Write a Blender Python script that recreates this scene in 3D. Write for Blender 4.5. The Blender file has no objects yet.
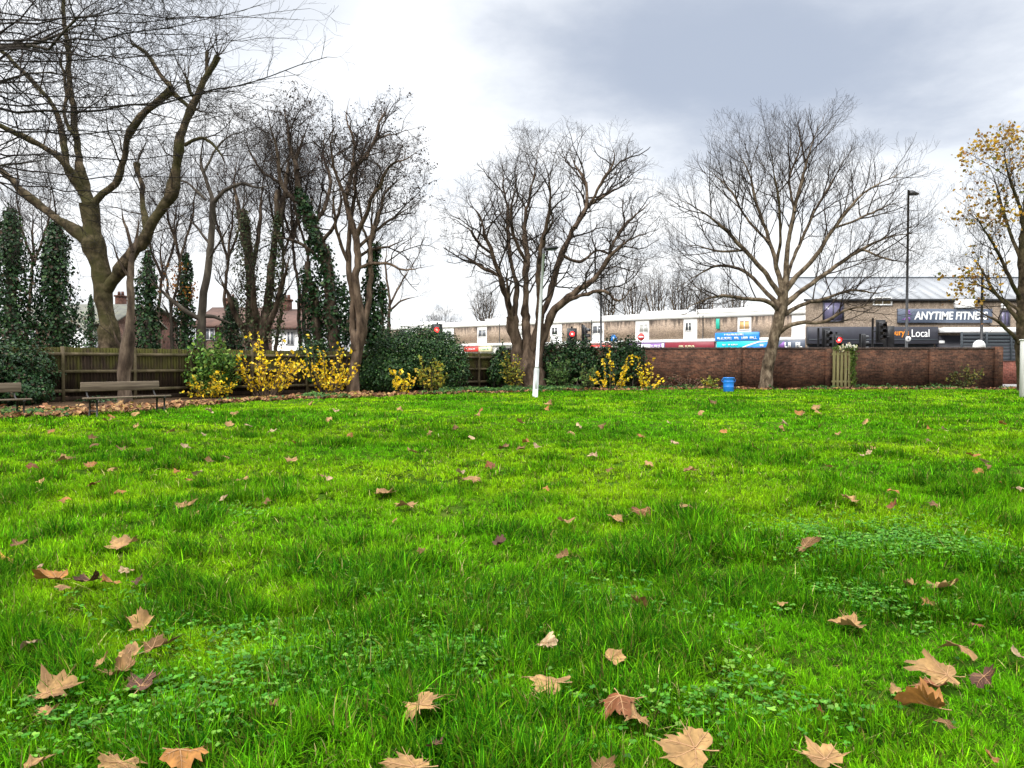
import bpy, math, random
import numpy as np
from mathutils import Vector, Euler, Matrix
rng = np.random.default_rng(7)
rnd = random.Random(11)
S = bpy.context.scene
C = S.collection
H, F, CX, CY, HOR = 1.25, 770.0, 512.0, 384.0, 364.0
PITCH = math.atan((CY - HOR) / F)
CP, SP = math.cos(PITCH), math.sin(PITCH)

def at(px, py, Y):
    """world point seen at a pixel of the photograph, at depth Y in front of the camera"""
    u, v = (px - CX) / F, (CY - py) / F
    dy, dz = CP + v * SP, -SP + v * CP
    k = Y / dy
    return np.array([u * k, Y, H + dz * k])

def ground_at(px, py, z=0.0):
    u, v = (px - CX) / F, (CY - py) / F
    dy, dz = CP + v * SP, -SP + v * CP
    k = (z - H) / dz
    return np.array([u * k, dy * k, z])

# ------------------------------------------------------------------ materials
def node_mat(name):
    m = bpy.data.materials.new(name)
    m.use_nodes = True
    nt = m.node_tree
    b = nt.nodes['Principled BSDF']
    return m, nt, b

def N(nt, typ, **kw):
    n = nt.nodes.new(typ)
    for k, v in kw.items():
        if k in ('operation', 'blend_type', 'data_type', 'noise_dimensions', 'attribute_name', 'feature', 'musgrave_type', 'vector_type', 'sky_type', 'sun_disc', 'offset', 'squash', 'clamp'):
            setattr(n, k, v)
        else:
            n.inputs[k].default_value = v
    return n

def ramp(nt, fac, stops):
    r = nt.nodes.new('ShaderNodeValToRGB')
    e = r.color_ramp.elements
    while len(e) < len(stops):
        e.new(0.5)
    for i, (p, c) in enumerate(stops):
        e[i].position = p
        e[i].color = (c[0], c[1], c[2], 1)
    nt.links.new(fac, r.inputs['Fac'])
    return r

def mixc(nt, fac, a, b, blend='MIX'):
    m = nt.nodes.new('ShaderNodeMix')
    m.data_type = 'RGBA'
    m.blend_type = blend
    for s, v in ((0, fac), (6, a), (7, b)):
        if hasattr(v, 'is_linked'):
            nt.links.new(v, m.inputs[s])
        elif s == 0:
            m.inputs[0].default_value = v
        else:
            m.inputs[s].default_value = (v[0], v[1], v[2], 1)
    return m.outputs[2]

def mat_noise(name, stops, scale=4.0, rough=0.85, detail=6, bump=0.0, stretch=(1, 1, 1), spec=0.3, metal=0.0, bscale=None):
    m, nt, b = node_mat(name)
    tc = nt.nodes.new('ShaderNodeTexCoord')
    mp = nt.nodes.new('ShaderNodeMapping')
    mp.inputs['Scale'].default_value = stretch
    nt.links.new(tc.outputs['Object'], mp.inputs['Vector'])
    n = N(nt, 'ShaderNodeTexNoise', Scale=scale, Detail=detail, Roughness=0.62)
    nt.links.new(mp.outputs[0], n.inputs['Vector'])
    r = ramp(nt, n.outputs['Fac'], stops)
    nt.links.new(r.outputs[0], b.inputs['Base Color'])
    b.inputs['Roughness'].default_value = rough
    b.inputs['Metallic'].default_value = metal
    b.inputs['Specular IOR Level'].default_value = spec
    if bump:
        n2 = N(nt, 'ShaderNodeTexNoise', Scale=bscale or scale * 3, Detail=5)
        nt.links.new(mp.outputs[0], n2.inputs['Vector'])
        bp = N(nt, 'ShaderNodeBump', Strength=bump, Distance=0.03)
        nt.links.new(n2.outputs['Fac'], bp.inputs['Height'])
        nt.links.new(bp.outputs[0], b.inputs['Normal'])
    return m

def paint(name, col, rough=0.5, spec=0.4, var=0.12, scale=3.0, metal=0.0):
    lo = tuple(c * (1 - var) for c in col)
    hi = tuple(min(1, c * (1 + var)) for c in col)
    return mat_noise(name, [(0.3, lo), (0.7, hi)], scale, rough, 5, 0, (1, 1, 1), spec, metal)

def foliage_mat(name, trans=0.35, rough=0.55, spec=0.3, mottled=0.0):
    m, nt, b = node_mat(name)
    a = N(nt, 'ShaderNodeAttribute', attribute_name='Col')
    col = a.outputs['Color']
    if mottled:
        tc = nt.nodes.new('ShaderNodeTexCoord')
        n = N(nt, 'ShaderNodeTexNoise', Scale=19.0, Detail=7, Roughness=.65)
        nt.links.new(tc.outputs['Object'], n.inputs['Vector'])
        r = ramp(nt, n.outputs['Fac'], [(0.3, (1 - mottled,) * 3), (0.7, (1 + mottled * .5,) * 3)])
        col = mixc(nt, 1.0, col, r.outputs[0], 'MULTIPLY')
    nt.links.new(col, b.inputs['Base Color'])
    b.inputs['Roughness'].default_value = rough
    b.inputs['Specular IOR Level'].default_value = spec
    t = nt.nodes.new('ShaderNodeBsdfTranslucent')
    nt.links.new(col, t.inputs['Color'])
    ms = nt.nodes.new('ShaderNodeMixShader')
    ms.inputs[0].default_value = trans
    out = nt.nodes['Material Output']
    nt.links.new(b.outputs[0], ms.inputs[1])
    nt.links.new(t.outputs[0], ms.inputs[2])
    nt.links.new(ms.outputs[0], out.inputs['Surface'])
    return m

def brick_mat(name, c1, c2, mortar, scale=1.0, vary=None, stain_top=None, bump=0.5, moss=None):
    """brick courses on object X / Z (walls are built along their own X)"""
    m, nt, b = node_mat(name)
    tc = nt.nodes.new('ShaderNodeTexCoord')
    sx = nt.nodes.new('ShaderNodeSeparateXYZ')
    nt.links.new(tc.outputs['Object'], sx.inputs[0])
    ad = N(nt, 'ShaderNodeMath', operation='ADD')
    nt.links.new(sx.outputs[0], ad.inputs[0]); nt.links.new(sx.outputs[1], ad.inputs[1])
    cx = nt.nodes.new('ShaderNodeCombineXYZ')
    nt.links.new(ad.outputs[0], cx.inputs[0]); nt.links.new(sx.outputs[2], cx.inputs[1])
    br = nt.nodes.new('ShaderNodeTexBrick')
    br.inputs['Scale'].default_value = scale
    br.inputs['Brick Width'].default_value = 0.225
    br.inputs['Row Height'].default_value = 0.075
    br.inputs['Mortar Size'].default_value = 0.006
    br.inputs['Mortar Smooth'].default_value = 0.2
    br.inputs['Bias'].default_value = -0.1
    br.inputs['Color1'].default_value = (*c1, 1)
    br.inputs['Color2'].default_value = (*c2, 1)
    br.inputs['Mortar'].default_value = (*mortar, 1)
    nt.links.new(cx.outputs[0], br.inputs['Vector'])
    n = N(nt, 'ShaderNodeTexNoise', Scale=1.1, Detail=9, Roughness=0.75)
    nt.links.new(tc.outputs['Object'], n.inputs['Vector'])
    r = ramp(nt, n.outputs['Fac'], vary or [(0.34, (.42, .41, .44)), (0.5, (.85, .84, .84)), (0.66, (1.35, 1.25, 1.18))])
    col = mixc(nt, 1.0, br.outputs['Color'], r.outputs[0], 'MULTIPLY')
    n3 = N(nt, 'ShaderNodeTexNoise', Scale=9.0, Detail=4, Roughness=0.7)
    nt.links.new(tc.outputs['Object'], n3.inputs['Vector'])
    r3 = ramp(nt, n3.outputs['Fac'], [(0.35, (.6, .58, .58)), (0.65, (1.35, 1.3, 1.28))])
    col = mixc(nt, 1.0, col, r3.outputs[0], 'MULTIPLY')
    if stain_top:
        z0, z1, sc = stain_top
        mr = nt.nodes.new('ShaderNodeMapRange')
        mr.inputs[1].default_value = z0; mr.inputs[2].default_value = z1
        nt.links.new(sx.outputs[2], mr.inputs[0])
        n2 = N(nt, 'ShaderNodeTexNoise', Scale=1.6, Detail=6, Roughness=0.75)
        mp = nt.nodes.new('ShaderNodeMapping'); mp.inputs['Scale'].default_value = (1.6, 1.6, .25)
        nt.links.new(tc.outputs['Object'], mp.inputs[0]); nt.links.new(mp.outputs[0], n2.inputs['Vector'])
        mu = N(nt, 'ShaderNodeMath', operation='MULTIPLY_ADD')
        nt.links.new(n2.outputs['Fac'], mu.inputs[0]); mu.inputs[1].default_value = 1.6
        su = N(nt, 'ShaderNodeMath', operation='SUBTRACT'); nt.links.new(mr.outputs[0], su.inputs[0]); su.inputs[1].default_value = 1.35
        nt.links.new(su.outputs[0], mu.inputs[2])
        cl = ramp(nt, mu.outputs[0], [(0.0, (0, 0, 0)), (0.35, (1, 1, 1))])
        col = mixc(nt, cl.outputs[0], col, sc)
    if moss:
        z0, z1, mc = moss
        mr = nt.nodes.new('ShaderNodeMapRange')
        mr.inputs[1].default_value = z0; mr.inputs[2].default_value = z1
        nt.links.new(sx.outputs[2], mr.inputs[0])
        n2 = N(nt, 'ShaderNodeTexNoise', Scale=.9, Detail=7, Roughness=0.75)
        nt.links.new(tc.outputs['Object'], n2.inputs['Vector'])
        mu = N(nt, 'ShaderNodeMath', operation='MULTIPLY'); nt.links.new(mr.outputs[0], mu.inputs[0]); nt.links.new(n2.outputs['Fac'], mu.inputs[1])
        cl = ramp(nt, mu.outputs[0], [(0.3, (0, 0, 0)), (0.6, (.8, .8, .8))])
        col = mixc(nt, cl.outputs[0], col, mc)
    nt.links.new(col, b.inputs['Base Color'])
    b.inputs['Roughness'].default_value = 0.92
    b.inputs['Specular IOR Level'].default_value = 0.15
    if bump:
        bp = N(nt, 'ShaderNodeBump', Strength=bump, Distance=0.02)
        inv = N(nt, 'ShaderNodeMath', operation='SUBTRACT'); inv.inputs[0].default_value = 1.0
        nt.links.new(br.outputs['Fac'], inv.inputs[1]); nt.links.new(inv.outputs[0], bp.inputs['Height'])
        nt.links.new(bp.outputs[0], b.inputs['Normal'])
    return m

def emit_mat(name, col, k):
    m, nt, b = node_mat(name)
    b.inputs['Base Color'].default_value = (*col, 1)
    b.inputs['Emission Color'].default_value = (*col, 1)
    b.inputs['Emission Strength'].default_value = k
    return m

# ------------------------------------------------------------------ mesh building
class MB:
    """collects vertices and faces, then links ONE mesh object"""
    def __init__(s):
        s.V, s.L, s.T, s.K, s.n = [], [], [], [], 0
    def add(s, v, faces, col=None):
        """v (n,3); faces (m,k) index array"""
        v = np.asarray(v, float).reshape(-1, 3); f = np.asarray(faces, int)
        s.V.append(v); s.L.append((f + s.n).ravel()); s.T.append(np.full(len(f), f.shape[1]))
        s.K.append(np.ones((len(v), 3)) if col is None else np.broadcast_to(np.asarray(col, float), (len(v), 3)))
        s.n += len(v)
    def box(s, c, d, rz=0.0, R=None):
        x, y, z = np.asarray(d) / 2
        v = np.array([[-x, -y, -z], [x, -y, -z], [x, y, -z], [-x, y, -z], [-x, -y, z], [x, -y, z], [x, y, z], [-x, y, z]])
        if R is not None:
            v = v @ np.asarray(R).T
        if rz:
            cs, sn = math.cos(rz), math.sin(rz)
            v = v @ np.array([[cs, sn, 0], [-sn, cs, 0], [0, 0, 1]])
        s.add(v + np.asarray(c), [[0, 3, 2, 1], [4, 5, 6, 7], [0, 1, 5, 4], [1, 2, 6, 5], [2, 3, 7, 6], [3, 0, 4, 7]])
    def bbox(s, c, d, rz=0.0, bev=0.01):
        """box with chamfered edges"""
        import bmesh
        bm = bmesh.new(); bmesh.ops.create_cube(bm, size=1.0)
        for v in bm.verts:
            v.co = Vector((v.co.x * d[0], v.co.y * d[1], v.co.z * d[2]))
        bmesh.ops.bevel(bm, geom=bm.edges[:], offset=bev, segments=1, affect='EDGES')
        cs, sn = math.cos(rz), math.sin(rz)
        bm.verts.index_update()
        v = np.array([(q.co.x * cs - q.co.y * sn + c[0], q.co.x * sn + q.co.y * cs + c[1], q.co.z + c[2]) for q in bm.verts])
        n0 = s.n; first = True
        for f in bm.faces:
            idx = [[q.index for q in f.verts]]
            if first:
                s.add(v, idx); first = False
            else:
                s.L.append(np.array(idx[0]) + n0); s.T.append(np.array([len(idx[0])]))
        bm.free()
    def prism(s, poly, y0, y1, axis='y'):
        """polygon of (x,z) extruded from y0 to y1"""
        n = len(poly); p = np.asarray(poly, float)
        a = np.c_[p[:, 0], np.full(n, y0), p[:, 1]]; b = np.c_[p[:, 0], np.full(n, y1), p[:, 1]]
        if axis == 'x':
            a, b = a[:, [1, 0, 2]], b[:, [1, 0, 2]]
        n0 = s.n
        s.add(np.r_[a, b], [[i, (i + 1) % n, n + (i + 1) % n, n + i] for i in range(n)])
        s.L += [np.arange(n)[::-1] + n0, np.arange(n) + n + n0]; s.T += [np.array([n]), np.array([n])]
    def lathe(s, prof, c=(0, 0, 0), k=20):
        a = np.arange(k) * 2 * math.pi / k
        v = np.concatenate([np.c_[r * np.cos(a), r * np.sin(a), np.full(k, z)] for r, z in prof]) + np.asarray(c)
        f = [[i * k + j, i * k + (j + 1) % k, (i + 1) * k + (j + 1) % k, (i + 1) * k + j] for i in range(len(prof) - 1) for j in range(k)]
        n0 = s.n
        s.add(v, f)
        s.L.append(np.arange(k)[::-1] + n0); s.T.append(np.array([k]))
        s.L.append(np.arange(k) + (len(prof) - 1) * k + n0); s.T.append(np.array([k]))
    def tubes(s, P, R, k=6, col=None):
        """P (T,n,3) centre lines, R (T,n) radii"""
        P = np.asarray(P, float); R = np.asarray(R, float)
        T, n, _ = P.shape
        t = np.gradient(P, axis=1)
        t /= np.linalg.norm(t, axis=2, keepdims=True) + 1e-9
        mt = t.mean(1); ref = np.zeros((T, 3)); ref[np.arange(T), np.argmin(np.abs(mt), 1)] = 1
        n1 = np.cross(t, ref[:, None, :]); n1 /= np.linalg.norm(n1, axis=2, keepdims=True) + 1e-9
        n2 = np.cross(t, n1)
        a = np.arange(k) * 2 * math.pi / k
        ring = P[:, :, None] + R[:, :, None, None] * (np.cos(a)[:, None] * n1[:, :, None] + np.sin(a)[:, None] * n2[:, :, None])
        base = (np.arange(T) * n * k)[:, None, None] + (np.arange(n - 1) * k)[None, :, None]
        j = np.arange(k)[None, None]; j2 = (j + 1) % k
        q = np.stack([base + j, base + j2, base + k + j2, base + k + j], -1).reshape(-1, 4)
        s.add(ring.reshape(-1, 3), q, col)
    def tube(s, pts, rad, k=8):
        pts = np.asarray(pts, float)
        rad = np.broadcast_to(np.asarray(rad, float), (len(pts),))
        s.tubes(pts[None], rad[None], k)
        n0 = s.n - len(pts) * k
        s.L += [np.arange(k) + n0, np.arange(k)[::-1] + s.n - k]; s.T += [np.array([k]), np.array([k])]
    def build(s, name, mat, parent=None, smooth=False, color=False, loc=None):
        o0 = np.zeros(3) if parent is None else wloc(parent)
        if loc is not None:
            o0 = np.asarray(loc, float)
        V = np.concatenate(s.V) - o0
        L = np.concatenate(s.L).astype(np.int32); T = np.concatenate(s.T).astype(np.int32)
        me = bpy.data.meshes.new(name)
        me.vertices.add(len(V)); me.vertices.foreach_set('co', V.astype(np.float32).ravel())
        me.loops.add(len(L)); me.loops.foreach_set('vertex_index', L)
        me.polygons.add(len(T)); st = np.zeros(len(T), np.int32); st[1:] = np.cumsum(T)[:-1]
        me.polygons.foreach_set('loop_start', st); me.polygons.foreach_set('loop_total', T)
        if smooth:
            me.polygons.foreach_set('use_smooth', np.ones(len(T), bool))
        if color:
            at_ = me.color_attributes.new('Col', 'FLOAT_COLOR', 'POINT')
            K = np.concatenate(s.K); at_.data.foreach_set('color', np.c_[K, np.ones(len(K))].astype(np.float32).ravel())
        me.update(calc_edges=True)
        me.materials.append(mat)
        o = bpy.data.objects.new(name, me); C.objects.link(o)
        if parent is not None:
            o.parent = parent
        if loc is not None:
            o.location = loc
        return o

def wloc(o):
    p = np.zeros(3)
    while o is not None:
        p += np.array(o.location); o = o.parent
    return p

def tag(o, label=None, cat=None, group=None, kind=None):
    for k, v in (('label', label), ('category', cat), ('group', group), ('kind', kind)):
        if v:
            o[k] = v
    return o

def thing(name, loc, label, cat, group=None, rz=0):
    o = bpy.data.objects.new(name, None); C.objects.link(o)
    o.location = tuple(float(q) for q in loc); o.rotation_euler = (0, 0, rz); o.empty_display_size = .2
    return tag(o, label, cat, group)

def text_mesh(name, txt, width, height, mat, parent, loc, rx=math.pi / 2, rz=0.0, bold=0.0, depth=0.01, shear=0.0):
    cu = bpy.data.curves.new(name, 'FONT'); cu.body = txt; cu.extrude = depth; cu.offset = bold; cu.shear = shear
    cu.align_x = 'CENTER'; cu.align_y = 'CENTER'
    o = bpy.data.objects.new(name + '_source', cu); C.objects.link(o)
    bpy.context.view_layer.update()
    me = bpy.data.meshes.new_from_object(o.evaluated_get(bpy.context.evaluated_depsgraph_get()))
    bpy.data.objects.remove(o)
    v = np.array([q.co[:] for q in me.vertices]); lo, hi = v.min(0), v.max(0)
    s = np.array([width / (hi[0] - lo[0]), height / (hi[1] - lo[1]), 1.0])
    v = (v - (lo + hi) / 2) * s
    me.vertices.foreach_set('co', v.astype(np.float32).ravel()); me.update()
    me.materials.clear(); me.materials.append(mat)
    ob = bpy.data.objects.new(name, me); C.objects.link(ob)
    ob.parent = parent; ob.location = loc; ob.rotation_euler = (rx, 0, rz)
    return ob

# smooth value noise in metres
class Noise2:
    def __init__(s, seed, n=256):
        s.g = np.random.default_rng(seed).random((n, n)); s.n = n
    def __call__(s, x, y, scale, octaves=3):
        tot = 0; amp = 1; nrm = 0
        for o in range(octaves):
            u, v = x / scale + 37.3 * o, y / scale + 11.7 * o
            i, j = np.floor(u).astype(int), np.floor(v).astype(int)
            fu, fv = u - i, v - j; fu = fu * fu * (3 - 2 * fu); fv = fv * fv * (3 - 2 * fv)
            g, n = s.g, s.n
            a = g[i % n, j % n] * (1 - fu) + g[(i + 1) % n, j % n] * fu
            b = g[i % n, (j + 1) % n] * (1 - fu) + g[(i + 1) % n, (j + 1) % n] * fu
            tot = tot + amp * (a * (1 - fv) + b * fv); nrm += amp; amp *= .5; scale = scale / 2
        return tot / nrm
NZ = [Noise2(k) for k in range(8)]

def unit(v):
    v = np.asarray(v, float)
    return v / (np.linalg.norm(v, axis=-1, keepdims=True) + 1e-9)

def leaf_cards(mb, c, size, normal, colors, aspect=0.75, fold=0.25, axis=None):
    """folded leaf-shaped faces: c (n,3), size (n,), normal (n,3), colors (n,3)"""
    c = np.asarray(c, float); n = len(c)
    if n == 0:
        return
    nrm = unit(normal)
    r = rng.normal(size=(n, 3)) if axis is None else np.asarray(axis) + .35 * rng.normal(size=(n, 3))
    a = unit(r - nrm * (r * nrm).sum(1, keepdims=True)); b = np.cross(nrm, a)
    L = np.asarray(size)[:, None]; W = L * aspect * .5
    lift = nrm * L * fold
    v = np.stack([c - a * L * .5, c + b * W - a * L * .12 + lift * .6, c + b * W * .7 + a * L * .22 + lift * .5, c + a * L * .5 - lift * .2,
                  c - b * W * .7 + a * L * .22 + lift * .5, c - b * W - a * L * .12 + lift * .6], 1)
    i = (np.arange(n) * 6)[:, None]
    f = np.concatenate([i + np.array([0, 1, 2, 3]), i + np.array([0, 3, 4, 5])])
    mb.add(v.reshape(-1, 3), f, np.repeat(np.asarray(colors), 6, 0))

def pick_cols(n, pal, jitter=.18):
    """random colours from a weighted palette [(w, (r,g,b))]"""
    w = np.array([p[0] for p in pal], float); w /= w.sum()
    c = np.array([p[1] for p in pal])[rng.choice(len(pal), n, p=w)]
    return np.clip(c * (1 + jitter * rng.normal(size=(n, 1))) * (1 + .06 * rng.normal(size=(n, 3))), .003, .9)
# ------------------------------------------------------------------ materials used
M = {}
M['soil'] = mat_noise('soil', [(0.3, (.035, .028, .016)), (0.5, (.06, .06, .02)), (0.7, (.09, .07, .045))], 3.0, .95, 8, .4)
M['turf'] = mat_noise('turf', [(0.3, (.014, .035, .004)), (0.5, (.03, .07, .006)), (0.7, (.07, .09, .015))], 2.2, 1.0, 9, .5, bscale=30, spec=0.0)
M['earth'] = mat_noise('earth', [(0.3, (.03, .02, .012)), (0.6, (.07, .045, .028))], 5.0, .95, 8, .6, spec=0.0)
M['asphalt'] = mat_noise('asphalt', [(0.3, (.04, .04, .042)), (0.7, (.065, .065, .065))], 8.0, .9, 8, .3)
M['paving'] = mat_noise('paving', [(0.3, (.22, .21, .2)), (0.7, (.32, .31, .3))], 2.0, .9, 8, .2)
M['kerb'] = mat_noise('kerb', [(0.3, (.3, .3, .29)), (0.7, (.42, .41, .4))], 4.0, .9, 6, .2)
M['white_line'] = paint('white_line', (.75, .75, .72), .7)
M['grass'] = foliage_mat('grass_blade', .34, .7, .02)
M['leaf'] = foliage_mat('leaf_face', .3, .55, .2)
M['ivy'] = foliage_mat('ivy_face', .12, .5, .2)
M['dry'] = foliage_mat('dry_leaf', .12, .65, .15, mottled=.5)
M['vein'] = mat_noise('vein', [(0.3, (.22, .115, .05)), (0.7, (.32, .19, .09))], 10, .7)

# ------------------------------------------------------------------ ground
EDGE_PX = [(-160, 426), (0, 420.5), (80, 416), (160, 410), (250, 403), (330, 398.5), (400, 395.5), (480, 393), (560, 391), (700, 390), (1000, 389.2), (1160, 389.0)]
EDGE = np.array([ground_at(*p)[:2] for p in EDGE_PX])
def edge_y(x, y=None):
    e = np.interp(x, EDGE[:, 0], EDGE[:, 1])
    return e
def relief(x, y):
    return .10 * (NZ[0](x, y, 2.6, 3) - .5) + .09 * (NZ[1](x, y, .62, 2) - .5)

g = MB(); g.add([[-900, -300, -.12], [900, -300, -.12], [900, 1800, -.12], [-900, 1800, -.12]], [[0, 1, 2, 3]])
tag(g.build('ground', M['soil']), kind='structure')
# lawn sheet with gentle undulations
nx, ny = 210, 190
xs = np.linspace(-32, 40, nx); ys = np.linspace(-6, 40.6, ny)
X, Y = np.meshgrid(xs, ys, indexing='ij')
Z = relief(X, Y) - .01
idx = (np.arange(nx - 1)[:, None] * ny + np.arange(ny - 1)[None]).ravel()
fc = np.stack([idx, idx + ny, idx + ny + 1, idx + 1], 1)
cxm = (X[:-1, :-1] + X[1:, 1:]).ravel() / 2; cym = (Y[:-1, :-1] + Y[1:, 1:]).ravel() / 2
inside = cym < edge_y(cxm) + .1
lawn = MB(); lawn.add(np.stack([X, Y, Z], -1).reshape(-1, 3), fc[inside])
tag(lawn.build('lawn', M['turf'], smooth=True), kind='structure')
bed = MB(); bed.add(np.stack([X, Y, Z - .012], -1).reshape(-1, 3), fc[cym > edge_y(cxm) - .6])
tag(bed.build('planting_bed', M['earth'], smooth=True), kind='structure')
r = MB(); r.add([[-300, 45, -.02], [300, 45, -.02], [300, 55, -.02], [-300, 55, -.02]], [[0, 1, 2, 3]])
tag(r.build('road', M['asphalt']), kind='structure')
for y0, y1 in ((41.0, 44.85), (55.15, 57.7)):
    r = MB(); r.box((0, (y0 + y1) / 2, .0), (600, y1 - y0, .2)); tag(r.build('pavement', M['paving']), kind='structure')
for y0 in (44.925, 55.075):
    r = MB(); r.box((0, y0, .005), (600, .15, .21)); tag(r.build('kerb', M['kerb']), kind='structure')
r = MB()
for k in range(-20, 21):
    x = k * 6.0; r.add([[x, 49.95, -.016], [x + 2.5, 49.95, -.016], [x + 2.5, 50.05, -.016], [x, 50.05, -.016]], [[0, 1, 2, 3]])
tag(r.build('road_marking', M['white_line']), kind='structure')

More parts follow.
